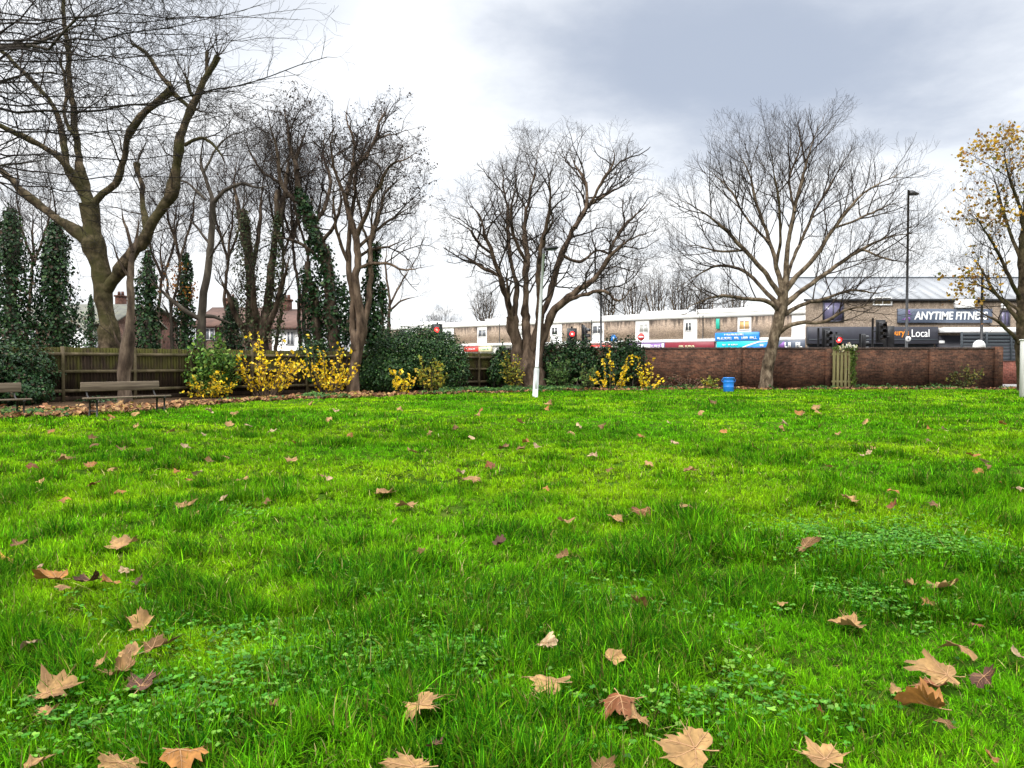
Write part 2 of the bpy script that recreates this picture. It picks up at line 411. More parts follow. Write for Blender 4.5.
# ------------------------------------------------------------------ fallen leaves on the lawn
COLS = {'tan': (.30, .178, .068), 'pale': (.36, .25, .145), 'orange': (.27, .12, .03), 'brown': (.14, .076, .026), 'dark': (.075, .035, .024), 'red': (.16, .056, .02), 'olive': (.40, .24, .03)}
T = 'tan'
BIG = [  # px, py, width px, height px, colour, curl, label
 (57, 577, 28, 12, 'orange', .9, 'curled orange-brown leaf lying above a thin tan leaf at far left of lawn'),
 (62, 588, 16, 6, 'tan', .5, 'thin tan leaf just below the curled orange-brown one'),
 (92, 579, 24, 12, 'dark', .9, 'dark crumpled leaf touching the left side of an orange-tan leaf'),
 (112, 581, 18, 12, 'orange', .7, 'small orange-tan leaf beside a dark crumpled leaf'),
 (129, 567, 15, 8, 'pale', .5, 'small pale leaf above a dark leaf in the left lawn'),
 (136, 579, 11, 11, 'dark', .9, 'small dark leaf right below a pale leaf in the left lawn'),
 (143, 617, 22, 27, 'tan', .8, 'tan leaf standing nearly upright above the heap of brown leaves'),
 (30, 641, 24, 13, 'pale', .7, 'pale shrivelled leaf in the long grass near left edge'),
 (152, 646, 34, 18, 'brown', .9, 'brown folded leaf, upper right of the left leaf heap'),
 (127, 655, 26, 16, 'tan', .6, 'tan leaf at the top of the left leaf heap'),
 (124, 671, 32, 22, 'brown', .9, 'big curled brown leaf in the middle of the left leaf heap'),
 (141, 685, 34, 20, 'dark', .7, 'dark brown leaf at the bottom of the left leaf heap'),
 (101, 663, 12, 15, 'tan', .9, 'narrow tan leaf at the left end of the left leaf heap'),
 (47, 688, 50, 32, 'tan', .6, 'large crinkled tan leaf in long grass at lower left'),
 (45, 713, 15, 10, 'tan', .6, 'small tan scrap of leaf just below the large crinkled one'),
 (30, 762, 32, 14, 'tan', .5, 'tan leaf cut by the bottom edge at lower left corner'),
 (120, 760, 38, 18, 'tan', .4, 'tan leaf at the bottom edge, left of an upright split leaf'),
 (180, 753, 38, 28, 'orange', .9, 'split orange-tan leaf standing up at the bottom, left part'),
 (274, 708, 14, 8, 'brown', .8, 'small brown scrap of leaf alone in lush grass, bottom left of centre'),
 (420, 708, 32, 32, 'tan', .6, 'tan lobed leaf with darker lower tip, bottom centre-left'),
 (434, 739, 17, 12, 'dark', .9, 'small dark withered leaf under the tan lobed one'),
 (415, 763, 46, 20, 'tan', .3, 'broad tan leaf cut by the bottom edge, centre-left'),
 (545, 640, 23, 16, 'pale', .8, 'pale pinkish folded leaf near bottom centre'),
 (611, 653, 20, 15, 'tan', .8, 'small tan folded leaf right of the pale pinkish one'),
 (552, 677, 44, 19, 'tan', .3, 'wide flat tan leaf on tall grass near bottom centre'),
 (620, 694, 32, 25, 'red', .6, 'red-brown leaf overlapped by a crumpled tan-brown leaf'),
 (637, 708, 28, 22, 'tan', .9, 'crumpled tan-brown leaf resting against a red-brown leaf'),
 (695, 742, 54, 42, 'tan', .25, 'large flat tan leaf with spread lobes at the bottom, right of centre'),
 (602, 763, 26, 12, 'brown', .8, 'brown leaf cut by the bottom edge right of centre'),
 (639, 598, 17, 15, 'brown', .8, 'small reddish-brown leaf poking out of a grass tuft'),
 (826, 752, 40, 28, 'tan', .4, 'tan leaf with pointed top at the bottom, right part'),
 (853, 615, 33, 15, 'tan', .9, 'tan curled leaf with a tail to its right, right part of lawn'),
 (912, 580, 16, 9, 'tan', .7, 'small tan leaf at the left end of a group of three'),
 (937, 580, 27, 10, 'tan', .6, 'long tan leaf at the right end of a group of three'),
 (929, 596, 16, 11, 'orange', .6, 'small orange-tan leaf below the group of three'),
 (960, 642, 33, 18, 'tan', .6, 'tan leaf at the top of the right leaf heap'),
 (947, 664, 48, 33, 'tan', .25, 'large flat orange-tan leaf with midrib in the right leaf heap'),
 (932, 680, 32, 14, 'red', .7, 'dark red leaf under the large flat one in the right heap'),
 (984, 669, 25, 22, 'dark', .8, 'dark brown leaf at the right side of the right leaf heap'),
 (934, 702, 46, 26, 'orange', .9, 'big rolled orange-brown leaf in front of the right leaf heap'),
 (946, 720, 18, 12, 'brown', .7, 'small brown leaf below the rolled orange-brown leaf'),
 (895, 688, 12, 12, 'tan', .9, 'thin tan leaf standing on edge left of the right leaf heap'),
 (974, 620, 12, 7, 'red', .6, 'small reddish leaf above the right leaf heap'),
 (821, 706, 8, 11, 'red', .8, 'tiny reddish leaf above the pointed tan leaf at bottom right'),
 (991, 760, 15, 15, 'orange', .7, 'bright orange leaf at the bottom right corner'),
 (1016, 648, 13, 14, 'pale', .7, 'pale leaf at the right edge near the right leaf heap'),
 (805, 549, 23, 16, 'brown', .5, 'brown leaf with pale centre beside the clover patch'),
 (646, 510, 22, 14, 'red', .5, 'reddish-brown pointed leaf in the middle distance, right of centre'),
 (688, 506, 20, 8, 'tan', .7, 'flat tan leaf right of the reddish pointed leaf'),
 (614, 513, 15, 8, 'tan', .7, 'small tan leaf left of the reddish pointed leaf'),
 (563, 516, 18, 7, 'tan', .6, 'narrow tan leaf lying in mid-lawn below the lamp post'),
 (563, 554, 15, 10, 'brown', .8, 'brown tattered leaf in mid-lawn, below a narrow tan leaf'),
 (498, 538, 14, 11, 'dark', .8, 'dark reddish leaf beside a dark grass tuft in mid-lawn'),
 (594, 455, 13, 9, 'pale', .7, 'pale leaf leaning on a dark grass tuft far out'),
 (754, 447, 9, 9, 'red', .6, 'orange-red leaf standing among dark tufts far out on the right'),
 (688, 470, 14, 6, 'tan', .6, 'pale tan leaf far out, right of centre'),
 (852, 503, 17, 8, 'tan', .7, 'tan leaf alone in short grass, right part of lawn'),
 (892, 510, 10, 11, 'red', .8, 'small red leaf between two tan leaves, right part of lawn'),
 (936, 507, 12, 9, 'brown', .8, 'small brown leaf right of the small red leaf'),
 (895, 491, 14, 7, 'orange', .8, 'orange-tan leaf above the small red leaf'),
 (182, 505, 23, 11, 'tan', .4, 'upper leaf of a tan pair in the left lawn'),
 (193, 511, 17, 10, 'tan', .5, 'lower right leaf of a tan pair in the left lawn'),
 (222, 499, 10, 7, 'pale', .6, 'small pale leaf right of the tan pair'),
 (122, 541, 30, 14, 'tan', .4, 'tan leaf with raised pointed lobes in the left lawn'),
 (18, 544, 17, 9, 'brown', .7, 'brown leaf near the left edge, above an olive one'),
 (8, 560, 17, 12, 'olive', .6, 'olive-yellow leaf at the left edge'),
 (38, 569, 9, 8, 'pale', .6, 'tiny pale leaf above the curled orange-brown one'),
 (383, 489, 21, 7, 'tan', .5, 'left leaf of a long tan pair in mid-lawn'),
 (405, 500, 24, 7, 'tan', .5, 'right leaf of a long tan pair in mid-lawn'),
 (394, 516, 8, 7, 'tan', .5, 'tiny tan leaf below the long tan pair'),
 (474, 476, 22, 7, 'tan', .6, 'long tan leaf below a dark red leaf in mid-lawn'),
 (490, 464, 13, 9, 'red', .8, 'dark red leaf above a long tan leaf in mid-lawn'),
 (425, 551, 12, 8, 'brown', .7, 'dull brown leaf in yellowish grass left of centre'),
 (32, 467, 12, 9, 'red', .7, 'red-brown leaf far out near left edge'),
 (60, 461, 16, 8, 'tan', .7, 'tan leaf far out, right of a red-brown one'),
 (91, 465, 15, 7, 'orange', .7, 'orange leaf far out in the left lawn'),
 (90, 483, 12, 7, 'red', .8, 'small red-brown leaf below an orange one in the left lawn'),
 (40, 480, 9, 6, 'tan', .7, 'tiny tan leaf below the red-brown one near left edge'),
 (65, 498, 13, 7, 'orange', .7, 'small orange leaf above the tan leaf with raised lobes'),
 (292, 459, 13, 6, 'tan', .5, 'small tan leaf far out, left of centre'),
]
SMALL = [(272, 431), (185, 446), (177, 470), (192, 478), (240, 476), (430, 434), (328, 481), (265, 500), (198, 471), (572, 433), (546, 486), (829, 466), (784, 598),
         (298, 441), (350, 436), (120, 447), (228, 455), (410, 452), (455, 428), (505, 447), (520, 424), (602, 428), (640, 436), (668, 424), (725, 432), (610, 470), (780, 428), (838, 433), (870, 452),
         (930, 440), (968, 456), (545, 409), (480, 412), (400, 410), (330, 420), (250, 426), (170, 430), (90, 438), (700, 412), (820, 412)] + [(int(20 + 1000 * rnd.random()), int(402 + 90 * rnd.random() ** 1.5)) for _ in range(45)]

def leaf_shape():
    """outline of a five-lobed plane leaf, unit half width about 1, tip along +y"""
    
    pts = [(0, 1.12)]
    def seg(a0, r0, a1, r1, sinus):
        am = (a0 + a1) / 2
        return [(a0 + (am - a0) * .30, r0 * .80), (a0 + (am - a0) * .38, r0 * .84), (a0 + (am - a0) * .72, r0 * .78), (am, sinus), (a1 - (a1 - am) * .72, r1 * .78), (a1 - (a1 - am) * .42, r1 * .82), (a1 - (a1 - am) * .3, r1 * .79), (a1, r1)]
    pts += seg(0, 1.12, 52, 1.02, .74) + seg(52, 1.02, 108, .84, .70) + [(122, .62), (140, .50), (158, .30), (174, .16)]
    full = pts + [(360 - a, r_) for a, r_ in pts[::-1] if a > 0]
    return np.array([(r_ * math.sin(math.radians(a)), r_ * math.cos(math.radians(a))) for a, r_ in full])
LEAF_OUT = leaf_shape()

def make_leaf(seed, size, curl, col, veins, mat):
    """leaf lying in the XY plane, width about size; returns the blade builder and the vein builder"""
    q = np.random.default_rng(seed)
    out = LEAF_OUT * (1 + .10 * q.normal(size=(len(LEAF_OUT), 1)))
    ang_ = np.arctan2(out[:, 0], out[:, 1]); pq = q.uniform(0, 6.3, 4)
    out *= (1 + .16 * np.sin(ang_ + pq[0]) + .12 * np.sin(2 * ang_ + pq[1]) + .06 * np.sin(4 * ang_ + pq[2]))[:, None]
    out[:, 0] *= q.uniform(.68, 1.12)
    n = len(out)
    rings = [out * s for s in (.12, .4, .7, 1.0)]
    P = np.concatenate([[[0, 0]]] + rings)
    ph = q.uniform(0, 6.3, 6)
    ca = q.uniform(-.6, .6)
    kx, ky = curl * q.uniform(.7, 1.5), curl * q.uniform(-.5, .9)
    sgn = 1 if q.random() < .62 else -1
    vf, fa, crum = curl * q.uniform(.03, .42), q.normal(0, .35), .05 + .11 * min(curl, 1.2)
    def deform(P):
        x, y = P[:, 0], P[:, 1]
        rr = np.hypot(x, y)
        xr = x * math.cos(ca) + y * math.sin(ca); yr = -x * math.sin(ca) + y * math.cos(ca)
        z = sgn * .28 * kx * xr ** 2 + .20 * ky * yr ** 2
        th = np.arctan2(x, y)
        z = z + sgn * vf * np.abs(x * math.cos(fa) + (y + .1) * math.sin(fa)) + crum * (np.sin(4.1 * x + 2.3 * y + ph[3]) * np.sin(3.7 * y - 1.9 * x + ph[4])) * np.clip(rr, .2, 1)
        z = z + (.05 + .12 * curl) * rr ** 1.5 * (np.sin(3 * th + ph[0]) + .7 * np.sin(5 * th + ph[1])) + .05 * rr * np.sin(9 * th + ph[2])
        z = z + .03 * np.abs(np.sin(th * 3.46)) * rr
        k = 1.05 * curl * sgn * kx * .6 + 1e-3
        xr2 = np.sin(k * xr) / k; z = z + (1 - np.cos(k * xr)) / k * .6
        x2 = xr2 * math.cos(ca) - yr * math.sin(ca); y2 = xr2 * math.sin(ca) + yr * math.cos(ca)
        return np.stack([x2, y2, z], 1)
    V = deform(P)
    sc = size / max(np.ptp(V[:, 0]), .6)
    V *= sc
    f = [[0, 1 + i, 1 + (i + 1) % n] for i in range(n)]
    qd = [[1 + k * n + i, 1 + (k + 1) * n + i, 1 + (k + 1) * n + (i + 1) % n, 1 + k * n + (i + 1) % n] for k in range(3) for i in range(n)]
    b = MB()
    rr = np.hypot(P[:, 0], P[:, 1])[:, None]
    edge = np.clip(rr - .55, 0, 1) * q.uniform(-.25, .7)
    K = np.clip(np.array(col) * (1 - edge) * (1 + .12 * q.normal(size=(len(P), 1))), .01, .9)
    spot = np.clip(np.sin(2.3 * P[:, :1] * q.uniform(.6, 1.6) + pq[3]) * np.sin(2.9 * P[:, 1:2] + pq[0]) * 1.6 - .25, 0, 1) * q.uniform(.2, .75)
    K = K * (1 - spot) + np.array((.09, .045, .022)) * spot
    b.add(V, f, K); b.L.append(np.array(qd).ravel()); b.T.append(np.full(len(qd), 4))
    vb = None
    if veins:
        vb = MB()
        for a, L in ((0, 1.0), (52, .93), (-52, .93), (108, .66), (-108, .66)):
            t = np.linspace(0.02, L, 6)
            pp = np.stack([t * math.sin(math.radians(a)), t * math.cos(math.radians(a))], 1)
            D = deform(pp) * sc; D[:, 2] += .0012
            vb.tubes(D[None], np.linspace(.022, .006, 6)[None] * sc, 5)
            for tt in (.35, .6):
                for sd in (-1, 1):
                    p0 = pp[0] + (pp[-1] - pp[0]) * tt
                    a2 = math.radians(a + sd * 40)
                    p1 = np.array([p0 + s_ * .26 * np.array([math.sin(a2), math.cos(a2)]) for s_ in (0, .5, 1)])
                    D = deform(p1) * sc; D[:, 2] += .001
                    vb.tubes(D[None], np.array([[.010, .007, .004]]) * sc, 4)
        st = np.array([[0, 0, 0], [.02, -.2, .01], [.05, -.42, .03], [.1, -.6, .05]]) * sc
        vb.tubes(st[None], np.array([[.02, .018, .016, .02]]) * sc, 5)
    return b, vb

HOLES = []
def place_leaf(i, px, py, w, h, ck, curl, label, group=None):
    p = ground_at(px, py + h * .15, .055)
    dist = math.hypot(p[1], H)
    size = w / F * dist
    elev = math.atan2(H, p[1])
    col = np.array(COLS[ck]) * rnd.uniform(.85, 1.12)
    near = w >= 15
    b, vb = make_leaf(100 + i, size, .12 + .85 * curl, col, near, M['dry'])
    z0 = .045 + relief(p[0], p[1])
    o = b.build('fallen_leaf', M['dry'], smooth=True, color=True)
    V = np.concatenate(b.V); best = None
    rz = rnd.uniform(0, 6.28)
    for k in range(60):
        tilt, roll, rz = rnd.uniform(-.25, .95), rnd.gauss(0, .3), rnd.uniform(0, 6.28)
        R = np.array((Euler((0, 0, rz)).to_matrix())).T @ np.array(Euler((tilt, roll, 0)).to_matrix()).T
        Q = V @ R
        sw, shh = np.ptp(Q[:, 0]), np.ptp(Q[:, 2] * math.cos(elev) + Q[:, 1] * math.sin(elev))
        sink = max(0, -Q[:, 2].min() / size - .3)
        cost = abs(math.log((shh / sw) / (h / w))) + 1.2 * max(0, abs(tilt) - .4) + .8 * sink
        if best is None or cost < best[0]:
            best = (cost, tilt, roll, rz, sw, Q[:, 2].min(), np.ptp(Q[:, 2]))
    _, tilt, roll, rz, sw, zmin, zr = best
    s_ = size / sw
    o.scale = (s_,) * 3
    o.rotation_euler = (Matrix.Rotation(0, 3, 'Z') @ Euler((tilt, roll, 0)).to_matrix() @ Euler((0, 0, rz)).to_matrix()).to_euler()
    o.location = (p[0], p[1], max(z0, .015) + .004 - zmin * s_ * .6)
    if vb is not None:
        v = vb.build('stalk', M['vein'], smooth=True); v.parent = o
    tag(o, label, 'leaf', group or 'fallen leaves lying on the lawn')
    HOLES.append((p[0], p[1], size * .5))
for i, L in enumerate(BIG):
    place_leaf(i, *L)
for i, (px, py) in enumerate(SMALL):
    place_leaf(300 + i, px, py, rnd.uniform(8, 13) * (1 if py > 440 else .75), rnd.uniform(4.5, 7), rnd.choice(['tan', 'pale', 'brown', 'orange', 'tan']), .7,
               'tiny curled brown leaf, one of many specks far out on the lawn', 'specks of leaves far out on the lawn')
HOLES = np.array(HOLES)

# ------------------------------------------------------------------ grass
def sample_zone(d0, d1, dens):
    hw = .75 * d1 + 3.2
    n = int((d1 - d0) * 2 * hw * dens)
    y = rng.uniform(d0, d1, n); x = rng.uniform(-hw, hw, n)
    q = np.abs(x) < .75 * y + 3.2
    x, y = x[q], y[q]
    k = y < edge_y(x) + .12 * (NZ[2](x, y, .6, 2) - .5)
    return x[k], y[k]

def lushness(x, y):
    a = NZ[3](x, y, 1.5, 3); b = NZ[4](x, y, .42, 2); c = NZ[5](x, y, 6.0, 2)
    return np.clip((a - .5) * 1.7 + (b - .5) * 2.0 + (c - .5) * .7 + .44 - .20 * np.exp(-(x - .4) ** 2 / 8 - (y - 7.5) ** 2 / 12) + .26 * np.exp(-(y - 2.4) ** 2 / 5) + .12 * np.exp(-(x + 3.5) ** 2 / 3 - (y - 4) ** 2 / 6), 0, 1)  # near-camera bias: lusher, and its darker green paints in foreground shadow

GB = MB()
def zone(d0, d1, tufts, per, spread, hmul, wbase, detail, thatch=False):
    tx, ty = sample_zone(d0, d1, tufts)
    n = len(tx)
    lu = np.clip(lushness(tx, ty) - .5 * (NZ[1](tx, ty, .62, 2) - .5) - .14 * np.clip((ty - 11) / 9, 0, 1), 0, 1)  # relief hollows come out lusher; their darker green also paints in shade
    yel = np.clip((NZ[6](tx, ty, 2.2, 3) - .36) * 2.8 + .2 * np.exp(-(tx - .4) ** 2 / 10 - (ty - 8.0) ** 2 / 16), 0, 1) * (1 - lu)
    cool = NZ[7](tx, ty, 3.0, 2)
    clump = np.clip(.35 + 1.3 * NZ[6](tx, ty, .13, 1), .3, 1.5) if d1 < 16 else 1.0
    cnt = rng.poisson(per * clump * (1.15 + .25 * lu)) if not thatch else rng.poisson(per, n)
    ti = np.repeat(np.arange(n), cnt); m = len(ti)
    ang = rng.uniform(0, 2 * math.pi, m); rad = spread * np.sqrt(rng.random(m)) * (.5 + lu[ti])
    bx = tx[ti] + rad * np.cos(ang); by = ty[ti] + rad * np.sin(ang)
    keep = np.ones(m, bool)
    for hx, hy, hr in HOLES:
        if d0 - 1 < hy < d1 + 1:
            near = (np.abs(bx - hx) < hr * .8) & (by - hy < hr * .5) & (by - hy > -hr * 1.0)
            q = near & ((((bx - hx) / (hr * .75)) ** 2 + ((by - hy + .2 * hr) / (hr * .55)) ** 2) < 1)
            keep &= ~q
    ti, ang, bx, by = ti[keep], ang[keep], bx[keep], by[keep]; m = len(ti)
    L = (.046 + .080 * lu[ti] ** 2.0) * (.7 + .6 * NZ[6](bx, by, .13, 1)) * hmul * np.clip(rng.lognormal(0, .3, m), .4, 1.7)
    if thatch:
        L = .050 * hmul * rng.lognormal(0, .35, m)
    tall = (rng.random(m) < .02) & (not thatch)
    L = np.where(tall, L * 1.2 + .008, L)
    wind = 6.0 * NZ[0](bx, by, 2.0, 2)
    az = np.where(rng.random(m) < .45, ang + rng.normal(0, .6, m), np.where(rng.random(m) < .5, wind + rng.normal(0, .7, m), rng.uniform(0, 6.28, m)))
    lean = np.clip(rng.beta(2.2, 2.0, m) * (.8 + .5 * lu[ti]), .05, 1.18)
    if thatch:
        lean = rng.uniform(.75, 1.19, m); az = rng.uniform(0, 6.28, m)
    W = wbase * rng.uniform(.6, 1.4, m) * (.8 + .4 * lu[ti])
    dx, dy = np.cos(az), np.sin(az)
    bz = relief(bx, by) - .02
    px_, py_ = -dy * .5 * W, dx * .5 * W
    tw = rng.normal(0, .4, m)
    ts = (0, .38, .72, 1.0) if detail else (0, .55, 1.0)
    vs = []
    th0 = np.clip(rng.normal(.36, .32, m), -.1, 1.2) + .35 * (lean - .6)
    kap = np.clip(rng.gamma(2.6, .42, m), .1, 2.6)
    if thatch:
        th0 = rng.uniform(.7, 1.35, m); kap = rng.uniform(0, .6, m)
    ch, cz = np.zeros(m), np.zeros(m); tp = 0.0
    for ti_, t in enumerate(ts):
        dt = t - tp
        if dt > 0:
            tm_ = th0 + kap * (tp + t) / 2
            ch = ch + L * dt * np.sin(tm_); cz = cz + L * dt * np.cos(tm_)
        tp = t
        cx_, cy_, cz_ = bx + dx * ch, by + dy * ch, bz + np.maximum(cz, -.01) + .012
        ww = (1.0, .95, .62, 0)[ti_] if detail else (1.0, .8, 0)[ti_]
        if ww > 0:
            s_ = np.stack([px_ * ww, py_ * ww, W * .25 * tw * ww], 1)
            c_ = np.stack([cx_, cy_, cz_], 1)
            vs += [c_ - s_, c_ + s_]
        else:
            vs.append(np.stack([cx_, cy_, cz_], 1))
    k = len(vs)
    V = np.stack(vs, 1)
    dark = np.array((.009, .064, .0015)); mid = np.array((.064, .235, .002)); yl = np.array((.19, .33, .004)); straw = np.array((.42, .36, .14))
    lu_b = np.clip(1.15 * lu[ti] + 1.3 * (NZ[1](bx, by, .17, 2) - .5) + rng.normal(0, .22, m), 0, 1)[:, None]
    col = mid * (1 - lu_b) + dark * lu_b
    yb = np.clip(yel[ti] * 1.0 + rng.normal(0.02, .16, m), 0, 1)[:, None]
    col = col * (1 - yb) + yl * yb
    hot = (rng.random(m) < .22)[:, None]
    col = np.where(hot, col * 1.0 + np.array((.05, .14, .003)), col)  # random blades carry a highlight painted into their colour
    if thatch:
        col = col * rng.uniform(.10, .55, (m, 1))  # thatch colour darkened: shade painted into the gaps between blades
    st = rng.random(m) < (.006 + .03 * yel[ti] + .02 * thatch)
    ol = rng.random(m) < .07
    col = np.where(ol[:, None], np.array((.11, .10, .022)) * rng.uniform(.4, 1.2, (m, 1)), col)
    col = np.where(st[:, None], straw * rng.uniform(.45, .9, (m, 1)), col)
    col = np.clip(col * rng.lognormal(.06, .34, (m, 1)), .0015, .75)
    i = (np.arange(m) * k)[:, None]
    if detail:
        GB.add(V.reshape(-1, 3), np.concatenate([i + np.array([0, 1, 3, 2]), i + np.array([2, 3, 5, 4])]), np.repeat(col, k, 0))
        off = GB.n - m * k
        GB.L.append((i + np.array([4, 5, 6]) + off).ravel()); GB.T.append(np.full(m, 3))
    else:
        GB.add(V.reshape(-1, 3), i + np.array([0, 1, 3, 2]), np.repeat(col, k, 0))
        off = GB.n - m * k
        GB.L.append((i + np.array([2, 3, 4]) + off).ravel()); GB.T.append(np.full(m, 3))
zone(1.2, 4.5, 560, 23, .030, .78, .0034, True)
zone(1.2, 4.5, 420, 15, .05, 1.0, .0036, True, True)
zone(4.5, 8.0, 200, 12, .06, 1.0, .0056, False, True)
zone(8.0, 15, 70, 11, .09, 1.05, .010, False, True)
zone(4.5, 8.0, 330, 17, .040, .95, .0048, True)
zone(8.0, 14, 170, 13, .055, .92, .0085, False)
zone(14, 24, 75, 10, .08, .92, .0155, False)
zone(24, 41, 32, 8, .13, .95, .026, False)
tag(GB.build('grass', M['grass'], color=True), kind='stuff')

# clover and small broad-leaved weeds between the blades
cl = MB()
def clover(px, py, rx, ry, n):
    c = ground_at(px, py)
    d = c[1]
    sx = rx / F * d; sy = ry * d * d / (F * H)
    x = c[0] + rng.normal(0, .6, n) * sx; y = c[1] + rng.normal(0, .6, n) * sy; kk = NZ[6](x, y, .5, 2) > .42; x, y = x[kk], y[kk]; n = len(x)
    z = relief(x, y) + rng.uniform(.015, .06, n)
    sz = rng.uniform(.009, .018, n) * (1 + d * .05)
    col = pick_cols(n, [(3, (.035, .15, .006)), (2, (.07, .22, .01)), (1, (.13, .28, .03))])
    for k in range(3):
        a = rng.uniform(0, 6.28, n) + k * 2.1
        leaf_cards(cl, np.stack([x + np.cos(a) * sz * .5, y + np.sin(a) * sz * .5, z], 1), sz, np.stack([.35 * rng.normal(size=n), .35 * rng.normal(size=n), np.ones(n)], 1), col, 1.0, .1)
for a in ((930, 560, 130, 40, 3200), (860, 545, 60, 14, 900), (850, 600, 60, 20, 700), (250, 605, 120, 30, 1300), (330, 660, 120, 40, 1300), (440, 660, 60, 20, 500), (200, 515, 60, 8, 500), (700, 700, 150, 30, 700), (130, 720, 120, 40, 700), (600, 600, 200, 40, 900)):
    clover(*a)
tag(cl.build('clover', M['leaf'], color=True), kind='stuff')

# leaf litter along the bed
n = 16000
x = np.concatenate([rng.uniform(-22, -2, n // 2), rng.uniform(-22, 30, n // 2)]); w_ = rng.random(n)
y = edge_y(x) - .15 + np.abs(rng.normal(0, 1.0, n)) * np.where(x < -6, 1.9, np.where(x < 3, .7, .22))
k = (y < 39.7) & ((x < -5) | (rng.random(len(x)) < .28)); x, y = x[k], y[k]
lit = MB()
leaf_cards(lit, np.stack([x, y, relief(x, y) + rng.uniform(.02, .09, len(x))], 1), rng.uniform(.08, .19, len(x)), np.stack([.6 * rng.normal(size=len(x)), .6 * rng.normal(size=len(x)) - .3, np.ones(len(x))], 1),
           pick_cols(len(x), [(4, (.2, .095, .04)), (3, (.32, .18, .08)), (3, (.10, .045, .022)), (1, (.28, .2, .04))]), .9, .3)
tag(lit.build('leaf_litter', M['dry'], color=True), kind='stuff')
# low green growth in the bed
n = 9000
x = np.concatenate([rng.uniform(-8, 2.5, n), rng.uniform(2.5, 28, n // 2), rng.uniform(-20, -8, n // 3)])
y = edge_y(x) + rng.uniform(-.1, 2.2, len(x)); k = (y < 39.75) & (NZ[2](x, y, 1.4, 2) > .46); x, y = x[k], y[k]
z = relief(x, y) + rng.uniform(.02, .28, len(x)) * NZ[3](x, y, .9, 2)
wd = MB()
leaf_cards(wd, np.stack([x, y, z], 1), rng.uniform(.07, .15, len(x)), np.stack([rng.normal(size=len(x)), rng.normal(size=len(x)) - .5, 1.2 * np.ones(len(x))], 1),
           pick_cols(len(x), [(3, (.03, .085, .02)), (2, (.06, .14, .025)), (1, (.13, .2, .04))]), .7, .3)
tag(wd.build('undergrowth', M['leaf'], color=True), kind='stuff')
# ------------------------------------------------------------------ trees and shrubs
def bark(name, a, b, c, scale=3.0, moss=None, stretch=(1, 1, .35)):
    m = mat_noise(name, [(0.36, a), (0.5, b), (0.64, c)], scale, .95, 9, 1.0, stretch, .1, bscale=7)
    if moss:
        nt = m.node_tree; bs = nt.nodes['Principled BSDF']; src = bs.inputs['Base Color'].links[0].from_socket
        tc = nt.nodes.new('ShaderNodeTexCoord'); n = N(nt, 'ShaderNodeTexNoise', Scale=.8, Detail=6)
        nt.links.new(tc.outputs['Object'], n.inputs['Vector'])
        r = ramp(nt, n.outputs['Fac'], [(.42, (0, 0, 0)), (.62, (.85, .85, .85))])
        nt.links.new(mixc(nt, r.outputs[0], src, moss), bs.inputs['Base Color'])
    return m
M['bark_plane'] = bark('bark_plane', (.014, .010, .007), (.046, .034, .021), (.105, .078, .05), 4.2, (.042, .04, .014), (1, 1, .9))
M['bark_mottled'] = bark('bark_mottled', (.03, .022, .015), (.095, .07, .047), (.2, .155, .108), 4.2, None, (1, 1, .6))
M['bark_red'] = bark('bark_red', (.022, .015, .011), (.075, .052, .036), (.155, .11, .078), 3.6, None)
M['bark_brown'] = bark('bark_brown', (.022, .016, .012), (.065, .047, .034), (.14, .105, .075), 3.6, None)
M['bark_dark'] = bark('bark_dark', (.03, .025, .02), (.06, .05, .04), (.1, .085, .065), 3.0, None)
M['twig'] = bark('twig', (.016, .012, .010), (.030, .023, .018), (.055, .042, .032), 2.0)
M['twig_dark'] = bark('twig_dark', (.012, .010, .009), (.022, .018, .016), (.036, .029, .025), 2.0)

def smooth_poly(P, step):
    """Catmull-Rom through the points, resampled"""
    P = np.asarray(P, float)
    if len(P) == 2:
        n = max(2, int(np.linalg.norm(P[1] - P[0]) / step) + 1)
        return P[0] + (P[1] - P[0]) * np.linspace(0, 1, n)[:, None]
    E = np.vstack([2 * P[0] - P[1], P, 2 * P[-1] - P[-2]])
    out = []
    for i in range(1, len(E) - 2):
        p0, p1, p2, p3 = E[i - 1], E[i], E[i + 1], E[i + 2]
        n = max(1, int(np.linalg.norm(p2[:3] - p1[:3]) / step))
        t = np.linspace(0, 1, n + 1)[:-1, None]
        out.append(.5 * (2 * p1 + (p2 - p0) * t + (2 * p0 - 5 * p1 + 4 * p2 - p3) * t ** 2 + (3 * p1 - p0 - 3 * p2 + p3) * t ** 3))
    out.append(E[-2][None])
    return np.concatenate(out)

RS = .72
def limb_from_pixels(pts, Y, slope=0.0, gnarl=.02, knob=0.0, q=rng, taper=False):
    """pts: (px, py, radius in px); slope: how much it comes towards (-) or away (+) per metre of run"""
    W = []; run = 0; last = None
    for px, py, r in pts:
        p = at(px, py, Y)
        if last is not None:
            run += np.linalg.norm(p - last)
        last = p
        Yd = Y + slope * run
        p2 = at(px, py, Yd)
        W.append([*p2, r * RS * Y / F])
    D = smooth_poly(W, .22)
    n = len(D)
    if gnarl and n > 3:
        w = np.cumsum(q.normal(size=(n, 3)), 0) * gnarl
        w -= w[0] + (w[-1] - w[0]) * np.linspace(0, 1, n)[:, None]
        D[:, :3] += w * np.clip(np.linspace(0, 6, n), 0, 1)[:, None]
    R = np.maximum(D[:, 3], .006)
    if taper:
        R = R * np.clip((1.02 - np.linspace(0, 1, n)) / .45, .16, 1)
    if knob:
        R = R * (1 + knob * np.clip(NZ[1](np.arange(n) * .35 + 5 * q.random(), np.full(n, 3.3 * q.random()), 1.0, 2) - .35, 0, 1) * 2)
    return D[:, :3], R

